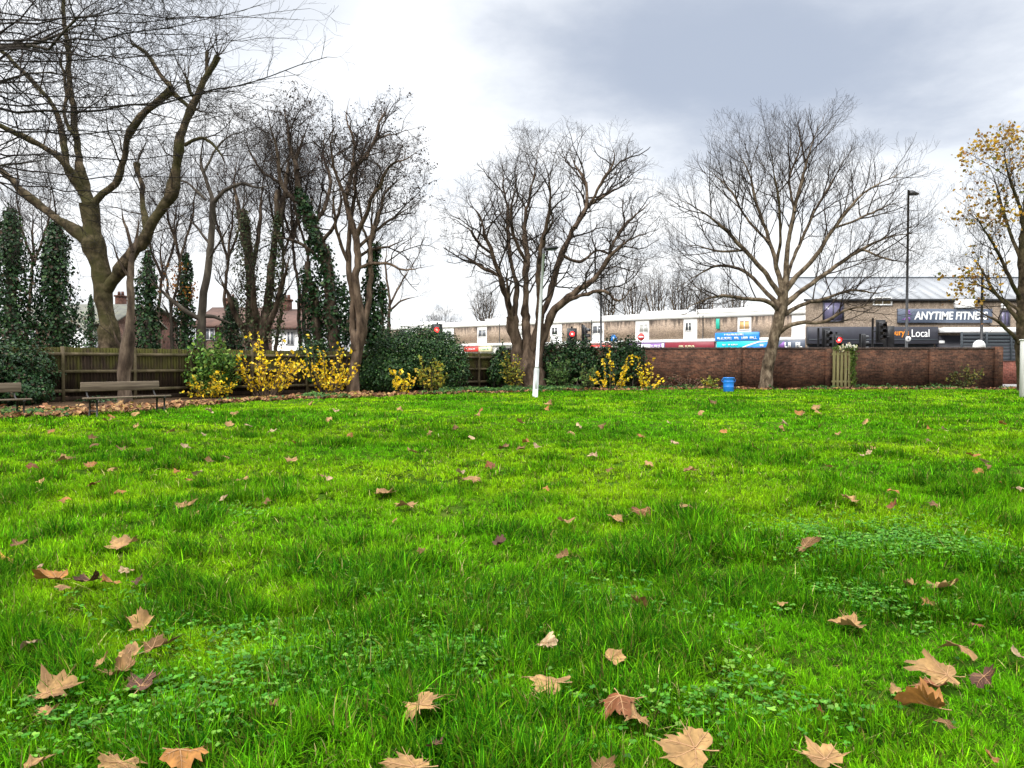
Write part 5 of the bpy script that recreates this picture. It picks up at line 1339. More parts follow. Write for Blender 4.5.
# blue barrel
p0 = ground_at(728.5, 391.6); bx, by = p0[0], p0[1] * 1.0
root = thing('blue_barrel', (bx, by, 0), 'bright blue plastic barrel on the grass in front of the wall', 'barrel')
b_ = MB(); b_.lathe([(.215, 0), (.235, .03), (.235, .2), (.242, .215), (.242, .235), (.235, .25), (.235, .43), (.242, .445), (.242, .465), (.235, .48), (.235, .6), (.252, .61), (.252, .65), (.222, .655), (.21, .56)], (bx, by, relief(np.array([bx]), np.array([by]))[0]), 28); b_.build('drum', M['blue_plastic'], root, smooth=True)
for sx in (-1, 1):
    h_ = MB(); a = np.linspace(-.5, .5, 7) * math.pi; h_.tube(np.stack([bx + sx * (.235 + .07 * np.cos(a)), np.full(7, by), .50 + .08 * np.sin(a)], 1), .014, 6); h_.build('handle', M['blue_plastic'], root, smooth=True)

# park lamp post by the many-stemmed tree
Y = 29.4; A = at(535, 397.5, Y); A[2] = -.05; Bp = at(543.5, 252, Y)
root = thing('lamp_post', (A[0], A[1], 0), 'leaning white park lamp post with small black lantern head', 'lamp post')
d = (Bp - A); m_ = LB()
def on(t): return A + d * t
b_ = MB(); b_.tube([on(0), on(.19), on(.2), on(.215)], [.105, .105, .1, .07], 16); b_.build('base', M['galv'], root, smooth=True)
b_ = MB(); b_.bbox(on(.11) + np.array([0, -.105, 0]), (.1, .012, .5), bev=.003); b_.build('access_door', M['galv'], root)
b_ = MB(); b_.tube([on(.214), on(.6), on(1.0)], [.068, .058, .048], 14); b_.build('pole', M['galv'], root, smooth=True)
b_ = MB(); b_.tube([on(1.0) - np.array([0, 0, .06]), on(1.0) + np.array([0, 0, .1]), on(1.0) + np.array([.1, 0, .14])], .055, 10); b_.build('bracket', M['black_metal'], root, smooth=True)
b_ = MB(); c = on(1.0); b_.prism([(c[0] + .03, c[2] + .07), (c[0] + .5, c[2] + .11), (c[0] + .56, c[2] + .15), (c[0] + .5, c[2] + .22), (c[0] + .15, c[2] + .2), (c[0] + .03, c[2] + .16)], c[1] - .13, c[1] + .13); b_.build('lantern', M['black_metal'], root)
b_ = MB(); b_.bbox((c[0] + .33, c[1], c[2] + .075), (.3, .18, .03), bev=.006); b_.build('lens', M['window_glass'], root)

# pale post at the right edge
p0 = at(1024, 399, 28.5); root = thing('wooden_post', (p0[0], p0[1], 0), 'pale weathered square post at the right edge of the lawn', 'post')
b_ = MB(); b_.bbox((p0[0], p0[1], 1.02), (.24, .22, 2.2), bev=.02); b_.build('post', M['post_pale'], root)
b_ = MB(); b_.bbox((p0[0], p0[1], 2.14), (.28, .26, .05), bev=.012); b_.build('post_cap', M['post_pale'], root)

# benches: one heavy back plank, a thin seat, dark metal legs
def bench():
    root = thing('park_bench', (0, 0, 0), 'wooden park bench', 'bench', 'park benches by the fence')
    L = 2.0
    s_ = LB()
    for k in range(3):
        s_.bbox((0, -.17 + k * .15, .435 - .006 * k), (L, .135, .04), bev=.006)
    s_.build('seat', M['bench_wood'], root)
    b_ = LB(); b_.bbox((0, .33, .70), (L * .97, .04, .22), bev=.008); b_.build('backrest', M['bench_wood'], root)
    for sx in (-1, 1):
        x = sx * (L / 2 - .17)
        for y0, y1 in ((-.2, -.2), (.16, .2)):
            l = LB(); l.tube([(x, y1, -.02), (x, y0, .41)], .024, 8); l.build('leg', M['bench_metal'], root)
        f = LB(); f.bbox((x, -.02, .40), (.05, .46, .03), bev=.004); f.build('seat_bearer', M['bench_metal'], root)
        f = LB(); f.bbox((x, -.02, .12), (.03, .36, .03), bev=.004); f.build('stretcher', M['bench_metal'], root)
        f = LB(); f.tube([(x, .19, .40), (x, .3, .48), (x, .375, .62), (x, .375, .80)], .02, 8); f.build('back_support', M['bench_metal'], root)
    return root
def copy_tree(o, parent=None):
    c = o.copy(); C.objects.link(c); c.parent = parent
    for ch in list(o.children):
        copy_tree(ch, c)
    return c
b1 = bench(); b1['label'] = 'park bench with wooden back plank below the slender tree, whole in view'
a1 = np.array([-10.15, 18.35]); a2 = np.array([-8.95, 19.9])
b1.location = (*((a1 + a2) / 2), 0.0); b1.rotation_euler = (0, 0, math.atan2(a2[1] - a1[1], a2[0] - a1[0]))
b2 = copy_tree(b1); b2['label'] = 'park bench in front of the fence ivy, cut off by the left edge'
pe = at(26, 403, 17.9); dirv = (a2 - a1) / np.linalg.norm(a2 - a1)
b2.location = (*(pe[:2] - dirv * .95), 0.0)

# ------------------------------------------------------------------ shops: long parade of flat-roofed units
A = np.array([-20.2, 118.0]); Bq = np.array([30.06, 79.0]); dv = (Bq - A) / np.linalg.norm(Bq - A); RZ = math.atan2(dv[1], dv[0])
PL = np.linalg.norm(Bq - A)
def U(px):
    k = (px - CX) / F
    return (k * A[1] - A[0]) / (dv[0] - k * dv[1])
def UZ(px, py):
    u = U(px); return at(px, py, A[1] + u * dv[1])[2]
parade = thing('shopping_parade', (*A, 0), 'long white flat-roofed shopping parade with tan brick panels', 'building', None, RZ)
w = LB(); w.box((PL / 2 - 6, 6.1, 3.4), (PL + 12, 12, 6.8)); w.build('wall', M['white_wall'], parade)
u_s = U(696)
f = LB(); f.bbox(((u_s - 12) / 2, 6.05, 6.93), (u_s + 12, 12.3, .3), bev=.03); f.build('roof', M['white_wall'], parade)
f = LB(); f.bbox(((u_s + PL) / 2, 6.05, 7.06), (PL - u_s, 12.3, .5), bev=.03); f.build('roof', M['white_wall'], parade)
f = LB(); f.box((PL / 2 - 6, 0.05, 3.87), (PL + 12, .5, .34)); f.build('floor_band', M['white_wall'], parade)
f = LB(); f.box((PL / 2 - 6, .06, 6.6), (PL + 12, .25, .44)); f.build('parapet_beam', M['white_wall'], parade)
pan = [(345, 362), (380, 400), (417, 440), (454, 477), (487, 513), (525, 550), (562, 591), (604, 635), (649, 683), (697, 737), (751, 791)]
for a, b in pan:
    u0, u1 = U(a), U(b); p = LB(); p.box(((u0 + u1) / 2, .0, 5.2), (u1 - u0, .06, 2.3)); p.build('brick_panel', M['tan_brick'], parade)
for k in range(len(pan) - 1):
    u0, u1 = U(pan[k][1]) + (.15, .5, .2)[k % 3], U(pan[k + 1][0]) - (.2, .15, .7)[k % 3]
    if u1 - u0 < .5: continue
    fr = LB()
    for (x0, x1, z0, z1) in ((u0, u1, 4.92, 5.0), (u0, u1, 5.86, 5.94), (u0, u0 + .08, 5.0, 5.86), (u1 - .08, u1, 5.0, 5.86), ((u0 + u1) / 2 - .04, (u0 + u1) / 2 + .04, 5.0, 5.86)):
        fr.box(((x0 + x1) / 2, .07, (z0 + z1) / 2), (x1 - x0, .09, z1 - z0))
    fr = fr.build('window', M['white_paint'], parade)
    g_ = LB(); g_.box(((u0 + u1) / 2, .09, 5.43), (u1 - u0 - .02, .04, .86)); g_.build('pane', M['boarded' if k == 9 else ('window_glass', 'curtain_glass', 'shop_glass')[(k * 7) % 3]], fr)
for k in range(0, len(pan), 2):                          # stepped parapets over alternate panels
    u0, u1 = U(pan[k][0]) - .3, U(pan[k][1]) + .3; z_ = 7.08 if u1 < u_s else 7.31
    p = LB(); p.bbox(((u0 + u1) / 2, .35, z_ + .14), (u1 - u0, .75, .3), bev=.02); p.build('parapet', M['white_wall'], parade)
for k in range(4):
    u0 = 9 + k * 14.5; p = LB(); p.tube([(u0, -.07, 2.9), (u0, -.07, 6.7)], .045, 8); p.build('drainpipe', M['grey_slat'], parade)
for k in range(12):
    u0, u1 = PL * k / 12 + .2, PL * (k + 1) / 12 - .2
    g_ = LB(); g_.box(((u0 + u1) / 2, .06, 1.35), (u1 - u0, .12, 2.7)); g_.build('shopfront', M['shop_glass'], parade)
for k in range(5):
    u0 = 6 + k * 12.3; c_ = LB(); c_.bbox((u0, 7 + (k % 2), 7.45 + .1 * (k % 3)), (.9, .9, .8), bev=.03); c_.build('roof_vent', M['galv'], parade)

def parade_sign(px0, px1, z0, z1, mat, label, marks=(), out=.3, y0=-.15, extra=()):
    """fascia board fixed in front of the parade; marks are blocks of unreadable lettering: (f0, f1, g0, g1, material)"""
    u0, u1 = U(px0), U(px1); uc = (u0 + u1) / 2
    loc = (A[0] + dv[0] * uc, A[1] + dv[1] * uc, z0)
    root = thing('shop_sign', loc, label, 'shop sign', 'shop signs of the parade', RZ)
    b_ = LB(); b_.bbox((0, y0 - out / 2, (z1 - z0) / 2), (u1 - u0, out, z1 - z0), bev=.02); b_.build('board', M[mat], root)
    for nm, m_, polys in extra:
        e = LB()
        for pl in polys:
            e.prism([((a - .5) * (u1 - u0), c_ * (z1 - z0)) for a, c_ in pl], y0 - out - .03, y0 - out - .004)
        e.build(nm, M[m_], root)
    for mk in marks:                                            # each line of lettering is a part
        e = LB()
        for f0, f1, g0, g1, m_ in (mk,):
            x = (f0 - .5) * (u1 - u0); xe = (f1 - .5) * (u1 - u0); H_ = (g1 - g0) * (z1 - z0)
            while x < xe - .05:
                wl = H_ * rnd.uniform(.35, .75)
                if rnd.random() > .14:
                    k = rnd.random(); zz = g0 * (z1 - z0)
                    e.box((x + .05 * H_, y0 - out - .045, zz + H_ / 2), (.16 * H_, .02, H_))
                    e.box((x + wl * .5, y0 - out - .045, zz + H_ * (.1 if k < .5 else .9)), (wl * .7, .018, .17 * H_))
                    if k > .3: e.box((x + wl * .5, y0 - out - .046, zz + H_ * .5), (wl * .6, .018, .16 * H_))
                    if k > .5: e.box((x + wl * .86, y0 - out - .045, zz + H_ / 2), (.15 * H_, .02, H_ * .9))
                x += wl * 1.25
        e.build('lettering', M[m_], root)
    return root
parade_sign(466, 480, 2.95, 3.6, 'sign_red', 'red shop fascia seen above the fence end, left of a cream one', [(.2, .8, .35, .7, 'sign_white')])
parade_sign(480.6, 493, 2.95, 3.6, 'sign_cream', 'cream and pale green shop fascia above the fence end', [(.15, .85, .35, .65, 'sign_green')])
parade_sign(592, 612, 2.75, 3.55, 'sign_red', 'red shop fascia with white lettering between two ivy mounds', [(.08, .9, .3, .72, 'sign_white')])
parade_sign(630, 666, 2.75, 3.62, 'sign_purple', 'white and purple shop fascia left of the long maroon one', [(.3, .9, .45, .8, 'sign_white')], extra=[('panel', 'sign_white', [[(.25, .30), (.62, .30), (.62, .92), (.25, .92)], [(.93, .05), (.99, .05), (.99, .98), (.93, .98)]])])
parade_sign(666.5, 715.5, 2.7, 3.68, 'sign_maroon', 'long maroon shop fascia with small gold lettering', [(.30, .63, .42, .66, 'sign_cream')])
parade_sign(716, 760, 3.78, 4.66, 'sign_blue', 'upper bright blue banner with two lines of white lettering', [(.22, .68, .60, .84, 'sign_white'), (.06, .95, .14, .44, 'sign_white')], out=.12, y0=-.22)
parade_sign(718, 770, 2.7, 3.68, 'sign_teal', 'turquoise and blue shop fascia crossed by a white swoosh', [(.12, .42, .55, .72, 'sign_white'), (.08, .3, .22, .36, 'sign_white'), (.84, .9, .4, .62, 'sign_white')],
            extra=[('blue_field', 'sign_blue', [[(.45, .02), (.985, .02), (.985, .86), (.82, .80), (.62, .46)]]), ('swoosh', 'sign_white', [[(.36, .02), (.45, .02), (.62, .48), (.82, .83), (.985, .90), (.985, 1.0), (.80, .95), (.58, .56)]])])
parade_sign(771, 806, 2.7, 3.68, 'slate_blue', 'dark grey shop fascia with purple flash and bold white lettering', [(.44, .92, .26, .80, 'sign_white')], extra=[('flash', 'sign_purple', [[(.26, .45), (.4, .12), (.43, .12), (.43, .9), (.4, .9)]])])
u_ = U(718.5); root = thing('hanging_sign', (A[0] + dv[0] * u_, A[1] + dv[1] * u_, 5.1), 'narrow green vertical sign fixed to a brick panel above the blue banner', 'sign', None, RZ)
b_ = LB(); b_.bbox((0, -.3, .55), (.4, .12, 1.1), bev=.02); b_.build('panel', M['sign_green'], root)
b_ = LB(); b_.box((0, -.18, .9), (.05, .14, .05)); b_.build('bracket', M['black_metal'], root)

# ------------------------------------------------------------------ gym and food store block on the right
YB = 58.0
def XB(px): return at(px, 364, YB)[0]
def ZB(py): return at(900, py, YB)[2]
xl, xr = XB(805), XB(1130)
blk = thing('shop_block', ((xl + xr) / 2, YB, 0), 'grey-brown brick shop block with pale metal roof at right', 'building')
w = MB(); zt_ = ZB(300); bl = xl * (YB + 14) / YB + .6
fp = [(xl, YB), (xr, YB), (xr, YB + 14), (bl, YB + 14)]
w.add([[a, b, z] for z in (0, zt_) for a, b in fp], [[0, 1, 5, 4], [1, 2, 6, 5], [2, 3, 7, 6], [3, 0, 4, 7], [4, 5, 6, 7]]); w.build('wall', M['buff_brick'], blk)
zr = ZB(300); rf = MB()
n = 26
for k in range(n):
    x0 = xl + .8 + (xr - xl - .8) * k / n; x1 = xl + .8 + (xr - xl - .8) * (k + 1) / n - .012
    z1 = at(900, 278, YB + 6)[2]
    rf.prism([(YB + .3, zr + .06), (YB + 6, z1), (YB + 6, z1 - .1), (YB + .3, zr - .03)], x0, x1, 'x')
rf.build('roof', M['roof_metal'], blk)
g_ = MB(); g_.bbox(((xl + .8 + xr) / 2, YB + 6.1, z1 + .02), (xr - xl - .8, .25, .16), bev=.02); g_.build('ridge_cap', M['grey_slat'], blk)
g_ = MB(); g_.bbox(((xl + xr) / 2, YB - .1, zr + .0), (xr - xl + .3, .22, .16), bev=.02); g_.build('gutter', M['black_metal'], blk)
g_ = MB(); g_.box(((xl + XB(935)) / 2, YB - .03, 1.38), (XB(935) - xl - .3, .1, 2.7)); g_.build('shopfront', M['shop_glass'], blk)
g_ = MB(); g_.box(((XB(935) + xr) / 2, YB - .03, 1.7), (xr - XB(935), .1, 3.4)); g_.build('lower_wall', M['dark_fascia'], blk)
g_ = MB(); g_.bbox(((XB(936) + XB(1022)) / 2, YB - .55, ZB(330.5)), (XB(1022) - XB(936), 1.1, .36), bev=.03); g_.build('canopy', M['white_paint'], blk)
def win(px0, px1, py0, py1, frame, pane, parent=blk):
    x0, x1, z0, z1 = XB(px0), XB(px1), ZB(py1), ZB(py0); t = .1
    f_ = MB()
    for a in ((x0, x1, z0, z0 + t), (x0, x1, z1 - t, z1), (x0, x0 + t, z0 + t, z1 - t), (x1 - t, x1, z0 + t, z1 - t), ((x0 + x1) / 2 - .03, (x0 + x1) / 2 + .03, z0 + t, z1 - t)):
        f_.box(((a[0] + a[1]) / 2, YB - .03, (a[2] + a[3]) / 2), (a[1] - a[0], .1, a[3] - a[2]))
    f_ = f_.build('window', M[frame], parent)
    p = MB(); p.box(((x0 + x1) / 2, YB - .005, (z0 + z1) / 2), (x1 - x0 - .02, .05, z1 - z0 - .02)); p.build('pane', M[pane], f_)
M['mauve_glass'] = paint('mauve_glass', (.13, .12, .2), .2, .6, .3, 1.5)
M['reflection_glass'] = mat_noise('reflection_glass', [(.35, (.10, .085, .06)), (.6, (.35, .24, .06)), (.7, (.6, .5, .2))], 1.5, .3)  # yellow-orange reflections painted into the pane colour
win(822, 843, 301, 322, 'dark_fascia', 'mauve_glass'); win(872, 891, 297, 305.5, 'white_paint', 'reflection_glass'); win(999, 1009, 310, 326, 'dark_fascia', 'mauve_glass')
g_ = MB(); g_.bbox((XB(962), YB - .2, ZB(304)), (1.4, .5, .62), bev=.03); g_.build('vent_box', M['white_paint'], blk)
g_ = MB(); g_.bbox((XB(1002), YB - .1, ZB(306)), (.4, .2, .34), bev=.03); g_.build('vent_box', M['white_paint'], blk)
g_ = MB(); g_.bbox((XB(940.5), YB - .12, ZB(342)), (.4, .1, .2), bev=.01); g_.build('notice', M['sign_white'], blk)

root = thing('gym_sign', (XB(943), YB, ZB(323)), 'slate blue gym sign with bold white capitals on the brick block', 'shop sign')
b_ = MB(); b_.bbox((XB(943), YB - .12, ZB(316)), (XB(990) - XB(896), .2, 1.05), bev=.02); b_.build('board', M['slate_blue'], root)
text_mesh('lettering', 'ANYTIME FITNESS', XB(985) - XB(912), .60, M['sign_white'], root, (XB(948.5) - XB(943), -.235, ZB(315.8) - ZB(323)), bold=.022, shear=.12)
e = LB(); cx_, cz_ = XB(905) - XB(943), ZB(315.5) - ZB(323)
a = np.arange(12) * math.pi / 6
e.prism([(cx_ + .12 + .09 * math.cos(t), cz_ + .3 + .09 * math.sin(t)) for t in a], -.25, -.225)
e.prism([(cx_ - .08, cz_ + .18), (cx_ + .1, cz_ + .2), (cx_ + .04, cz_ - .12), (cx_ - .12, cz_ - .1)], -.25, -.225)
e.prism([(cx_ + .1, cz_ + .2), (cx_ + .3, cz_ + .08), (cx_ + .28, cz_ + .02), (cx_ + .06, cz_ + .1)], -.25, -.226)
e.prism([(cx_ + .04, cz_ - .1), (cx_ + .24, cz_ - .2), (cx_ + .2, cz_ - .42), (cx_ + .13, cz_ - .42), (cx_ + .14, cz_ - .24), (cx_ - .06, cz_ - .14)], -.25, -.227)
e.prism([(cx_ - .12, cz_ - .08), (cx_ + .0, cz_ - .12), (cx_ - .14, cz_ - .34), (cx_ - .38, cz_ - .34), (cx_ - .38, cz_ - .28), (cx_ - .19, cz_ - .26)], -.25, -.228)
e.build('emblem', M['sign_purple'], root)
root = thing('store_sign', (XB(870), YB, ZB(344)), 'dark food store fascia with orange and white lettering', 'shop sign')
b_ = MB(); b_.bbox((XB(870), YB - .25, ZB(335.5)), (XB(935) - XB(806), .42, 1.28), bev=.03); b_.build('board', M['dark_fascia'], root)
b_ = MB(); b_.bbox((XB(870), YB - .49, ZB(339.8)), (XB(934) - XB(807), .05, .07), bev=.005); b_.build('trim', M['grey_slat'], root)
text_mesh('lettering', "Sainsbury's", XB(905) - XB(874), .62, M['sign_orange'], root, (XB(889.5) - XB(870), -.472, ZB(333.4) - ZB(344)), bold=.015)
text_mesh('lettering', 'Local', XB(925.5) - XB(908), .56, M['sign_white'], root, (XB(916.8) - XB(870), -.472, ZB(333.4) - ZB(344)), bold=.0)

# ------------------------------------------------------------------ street furniture behind the wall
def pole(mb, X, Y, z0, z1, r): mb.tube([(X, Y, z0), (X, Y, z1)], r, 12)
def street_lamp(px, Y, top, label, head=True, cat='street lamp'):
    X = at(px, 300, Y)[0]; z1 = at(px, top, Y)[2]
    root = thing('street_lamp', (X, Y, .1), label, cat)
    b_ = MB(); b_.tube([(X, Y, .1), (X, Y, 1.5)], .1, 12); b_.build('base', M['black_metal'], root, smooth=True)
    b_ = MB(); b_.tube([(X, Y, 1.5), (X, Y, z1)], [.085, .06], 12); b_.build('pole', M['black_metal'], root, smooth=True)
    if head:
        b_ = MB(); b_.prism([(X + .05, z1 - .32), (X + .55, z1 - .30), (X + .6, z1 - .24), (X + .2, z1 - .04), (X + .05, z1 - .04)], Y - .13, Y + .13); b_.build('lantern', M['black_metal'], root)
    else:
        b_ = MB(); b_.lathe([(.06, z1), (.09, z1 + .03), (.02, z1 + .1)], (X, Y, 0), 12); b_.build('finial', M['black_metal'], root)
    return X, z1
X_, _ = street_lamp(907, 46, 190, 'tall black street lamp right of the bare plane tree')
root = thing('round_sign', (X_, 45.87, at(907, 341, 46)[2]), 'small white round sign on the tall black street lamp', 'sign')
z_ = at(907, 339, 46)[2]
def disc(r, c, y0, y1, n=24): return [(c[0] + r * math.cos(t), c[1] + r * math.sin(t)) for t in np.arange(n) * 2 * math.pi / n]
e = MB(); e.prism(disc(.16, (X_ + .03, z_), 0, 0), 45.84, 45.87); e.build('plate', M['sign_white'], root)
e = MB(); e.prism(disc(.05, (X_ + .03, z_), 0, 0), 45.825, 45.838); e.build('symbol', M['black_metal'], root)
X_, _ = street_lamp(982, 43.7, 271, 'black lamp column in front of the gym sign', False)
root = thing('white_sign', (X_, 43.4, 2.2), 'white round-topped sign just above the brick wall by the black lamp column', 'sign')
z0, z1 = at(980, 347.8, 43.4)[2], at(980, 340, 43.4)[2]; xc = at(979.5, 340, 43.4)[0]
e = MB(); e.prism([(xc + .36, z0), *[(xc + .36 * math.cos(t), z0 + .08 + (z1 - z0 - .08) * math.sin(t)) for t in np.linspace(0, math.pi, 14)], (xc - .36, z0)], 43.4, 43.44); e.build('plate', M['sign_white'], root)
e = MB(); pole(e, xc, 43.47, .1, z0 + .3, .03); e.build('pole', M['galv'], root)
street_lamp(601, 56.2, 270, 'slim grey lamp column over the red fascia in mid picture', False)

def signal(px, Y, lamp_py, label, lit=True, pole_px=None, pole_top=None, facing=0.0, board=True):
    X = at(px, lamp_py, Y)[0]; z = at(px, lamp_py, Y)[2]
    root = thing('traffic_light', (X, Y, .1), label, 'traffic light', 'traffic lights behind the wall', facing)
    X2 = 0.0 if pole_px is None else at(pole_px, lamp_py, Y)[0] - X
    zt = z + .45 if pole_top is None else at(px, pole_top, Y)[2]
    p = LB(); p.tube([(X2, .22, 0), (X2, .22, zt - .1)], .057, 12); p.build('pole', M['black_metal'], root, smooth=True)
    zz = z - .1
    h_ = LB(); h_.bbox((0, 0, zz - .3), (.36, .2, 1.05), bev=.03); h_ = h_.build('signal_head', M['black_metal'], root)
    if board:
        b_ = LB(); b_.bbox((0, .08, zz - .3), (.6, .02, 1.3), bev=.005); b_.build('backing_board', M['black_metal'], root)
    br = LB(); br.box(((X2) / 2, .16, zz - .3), (abs(X2) + .06, .06, .06)); br.build('bracket', M['black_metal'], root)
    for k in range(3):
        zk = zz - k * .33
        v = LB(); a = np.linspace(-.15, math.pi + .15, 12); ring = np.stack([.155 * np.cos(a), np.full(12, 0.0), .155 * np.sin(a)], 1)
        v.add(np.concatenate([ring + [0, -.1, zk], ring * .98 + [0, -.30, zk]]), [[i, i + 1, 13 + i, 12 + i] for i in range(11)]); v.build('visor', M['black_metal'], h_)
        l = LB(); l.prism(disc(.145, (0, zk), 0, 0), -.135, -.10); l.build('lamp', M['red_lamp' if (lit and k == 0) else 'dark_lens'], h_)
        if lit and k == 0:
            l = LB(); l.prism(disc(.06, (0, zk), 0, 0), -.15, -.137); l.build('filament', M['red_core'], h_)
    return root
signal(437, 44.0, 330, 'traffic light showing red above the ivy hedge', True)
signal(572, 46.5, 334, 'traffic light showing red above the ivy, right of the many-stemmed tree', True)
signal(585, 46.0, 331, 'dark traffic light turned side-on, right of the red one by the many-stemmed tree', False, 588.5, 324, 1.2)
signal(838, 43.6, 340, 'traffic light showing red just above the wooden gate', True)
signal(827, 44.0, 334, 'unlit traffic light left of the red one by the wooden gate', False, 819.5, 328, .4)
signal(881.5, 43.4, 326, 'large unlit traffic light on the tallest black post, before the store fascia', False, 874.5, 318, .15)
signal(889, 46.0, 332, 'unlit traffic light before the orange lettering of the store fascia', False, 891.5, 322, 2.6)
signal(863, 45.2, 338, 'stout dark signal post between the wooden gate and the store lettering', False, 861, 334, 1.57, False)

def round_sign(name, px, py, Y, r, label, build):
    X, _, z = at(px, py, Y); root = thing(name, (X, Y, .1), label, 'road sign')
    p = LB(); p.tube([(0, .06, 0), (0, .06, z + r * .7)], .035, 10); p.build('pole', M['galv'], root, smooth=True)
    build(root, z - .1, r); return root
def no_entry(root, z, r):
    e = LB(); e.prism(disc(r, (0, z), 0, 0, 32), 0, .02); e.build('plate', M['sign_red'], root)
    e = LB(); e.box((0, -.008, z), (r * 1.35, .012, r * .36)); e.build('white_bar', M['sign_white'], root)
round_sign('no_entry_sign', 641, 337, 57.0, .27, 'round red no entry sign with white bar in front of the shops', no_entry)
def blue_sign(root, z, r):
    e = LB(); e.prism([(-r * 1.2, z - r * .8), (r * 1.2, z - r * .8), (r * .95, z), (r * .35, z + r), (-r * .35, z + r), (-r * .95, z)], 0, .03); e.build('plate', M['sign_blue'], root)
    e = LB(); e.box((0, -.008, z - r * .1), (r * .22, .012, r * .9)); e.build('symbol', M['sign_white'], root)
    e = LB(); e.bbox((0, .02, z + r * 1.25), (r * 2.2, .05, r * .2), bev=.005); e.build('hood', M['black_metal'], root)
round_sign('blue_sign', 613.5, 338.5, 50.0, .24, 'blue sign with dark hood above the wall ivy, left of the no entry sign', blue_sign)

# ------------------------------------------------------------------ houses beyond the fence on the left
def house(px0, px1, Y, eave, ridge, label, wall, roof, chim=(), gable=None, wins=(), depth=8):
    x0, x1 = at(px0, 340, Y)[0], at(px1, 340, Y)[0]; ze = at(0, eave, Y)[2]; zr = at(0, ridge, Y + depth / 2)[2]
    root = thing('house', ((x0 + x1) / 2, Y, 0), label, 'house')
    w = MB(); w.box(((x0 + x1) / 2, Y + depth / 2, ze / 2), (x1 - x0, depth, ze)); w.build('wall', M[wall], root)
    for s_ in (x0, x1):
        g_ = MB(); g_.prism([(Y + .02, ze), (Y + depth - .02, ze), (Y + depth / 2, zr - .1)], s_ - .1 if s_ == x1 else s_, s_ if s_ == x1 else s_ + .1, 'x'); g_.build('gable', M[wall], root)
    r_ = MB(); o = .4
    r_.prism([(Y - o, ze - .12), (Y + depth / 2, zr), (Y + depth / 2, zr + .14), (Y - o, ze + .03)], x0 - .3, x1 + .3, 'x')
    r_.prism([(Y + depth + o, ze - .12), (Y + depth + o, ze + .03), (Y + depth / 2 + .01, zr + .14), (Y + depth / 2 + .01, zr)], x0 - .3, x1 + .3, 'x')
    rf = r_.build('roof', M[roof], root)
    for cpx, top, wd in chim:
        X = at(cpx, 300, Y + depth / 2)[0]; zt = at(0, top, Y + depth / 2)[2]; ww = wd * (Y + depth / 2) / F
        c_ = MB(); c_.box((X, Y + depth / 2, (zt + zr) / 2 - .3), (ww, .8, zt - zr + .6)); c_.box((X, Y + depth / 2, zt + .06), (ww + .14, .94, .14))
        for k in (-1, 1):
            c_.lathe([(.13, zt + .13), (.11, zt + .45)], (X + k * ww * .25, Y + depth / 2, 0), 10)
        c_.build('chimney', M['chimney_brick'], rf)
    if gable:
        a, b, ge, gr_ = gable; xa, xb = at(a, 340, Y - 1.5)[0], at(b, 340, Y - 1.5)[0]; za, zb = at(0, ge, Y - 1.5)[2], at(0, gr_, Y - 1.5)[2]
        g_ = MB(); g_.prism([(xa, 0), (xb, 0), (xb, za), ((xa + xb) / 2, zb), (xa, za)], Y - 1.5, Y - .02); g_.build('porch', M['white_wall'], root)
        g_ = MB(); t = .12
        g_.prism([(xa - .25, za - .15), ((xa + xb) / 2, zb + .02), ((xa + xb) / 2, zb + .17), (xa - .25, za)], Y - 1.7, Y); g_.prism([(xb + .25, za - .15), (xb + .25, za), ((xa + xb) / 2 + .01, zb + .17), ((xa + xb) / 2 + .01, zb + .02)], Y - 1.7, Y); g_.build('porch_roof', M[roof], root)
    for a, b, t, bt in wins:
        xa, xb, za, zb = at(a, 340, Y)[0], at(b, 340, Y)[0], at(0, bt, Y)[2], at(0, t, Y)[2]
        f_ = MB(); f_.box(((xa + xb) / 2, Y - .02, (za + zb) / 2), (xb - xa, .1, zb - za)); f_ = f_.build('window', M['white_paint'], root)
        for k in range(2):
            wq = (xb - xa) / 2; p = MB(); p.box((xa + wq * (k + .5), Y - .07, (za + zb) / 2), (wq - .12, .03, zb - za - .14)); p.build('pane', M['window_glass'], f_)
M['chimney_brick'] = brick_mat('chimney_brick', (.13, .06, .042), (.09, .045, .034), (.12, .1, .085))
M['house_brown'] = brick_mat('house_brick', (.16, .1, .075), (.12, .075, .06), (.15, .13, .11))
house(8, 112, 56, 323, 306, 'low house with mossy slate roof behind the ivy-clad trees at left', 'house_brown', 'slate', (), (68, 88, 334, 325), [(24, 36, 330, 342), (92, 103, 332, 344)])
house(114, 134, 60, 318, 309, 'small red-brick house with chimney right of the pollarded plane trunk', 'chimney_brick', 'slate', [(121, 297, 7)], None, [(117, 124, 330, 346)])
house(196, 268, 58, 326, 309, 'brown-tiled house with chimney behind the ivy-choked stump', 'house_brown', 'tile', [(231, 300, 8)], None, [(205, 215, 328, 340), (240, 250, 328, 340)])
house(272, 318, 52, 328, 311, 'white-walled house with two chimneys behind the largest yellow shrub', 'white_wall', 'tile', [(287, 301, 7), (304, 300, 7)], None, [(287, 294, 331, 345), (300, 308, 331, 342)])
house(320, 350, 60, 330, 318, 'pale low house between the ivy-hung trunks', 'white_wall', 'slate', (), None, [(330, 338, 335, 344)])

# ------------------------------------------------------------------ camera, sky and light
cam = bpy.data.cameras.new('camera'); co = bpy.data.objects.new('camera', cam); C.objects.link(co)
cam.sensor_width = 36; cam.lens = F / 1024 * 36; cam.clip_start = .05; cam.clip_end = 4000
co.location = (0, 0, H); co.rotation_euler = (math.pi / 2 - PITCH, 0, 0)
S.camera = co

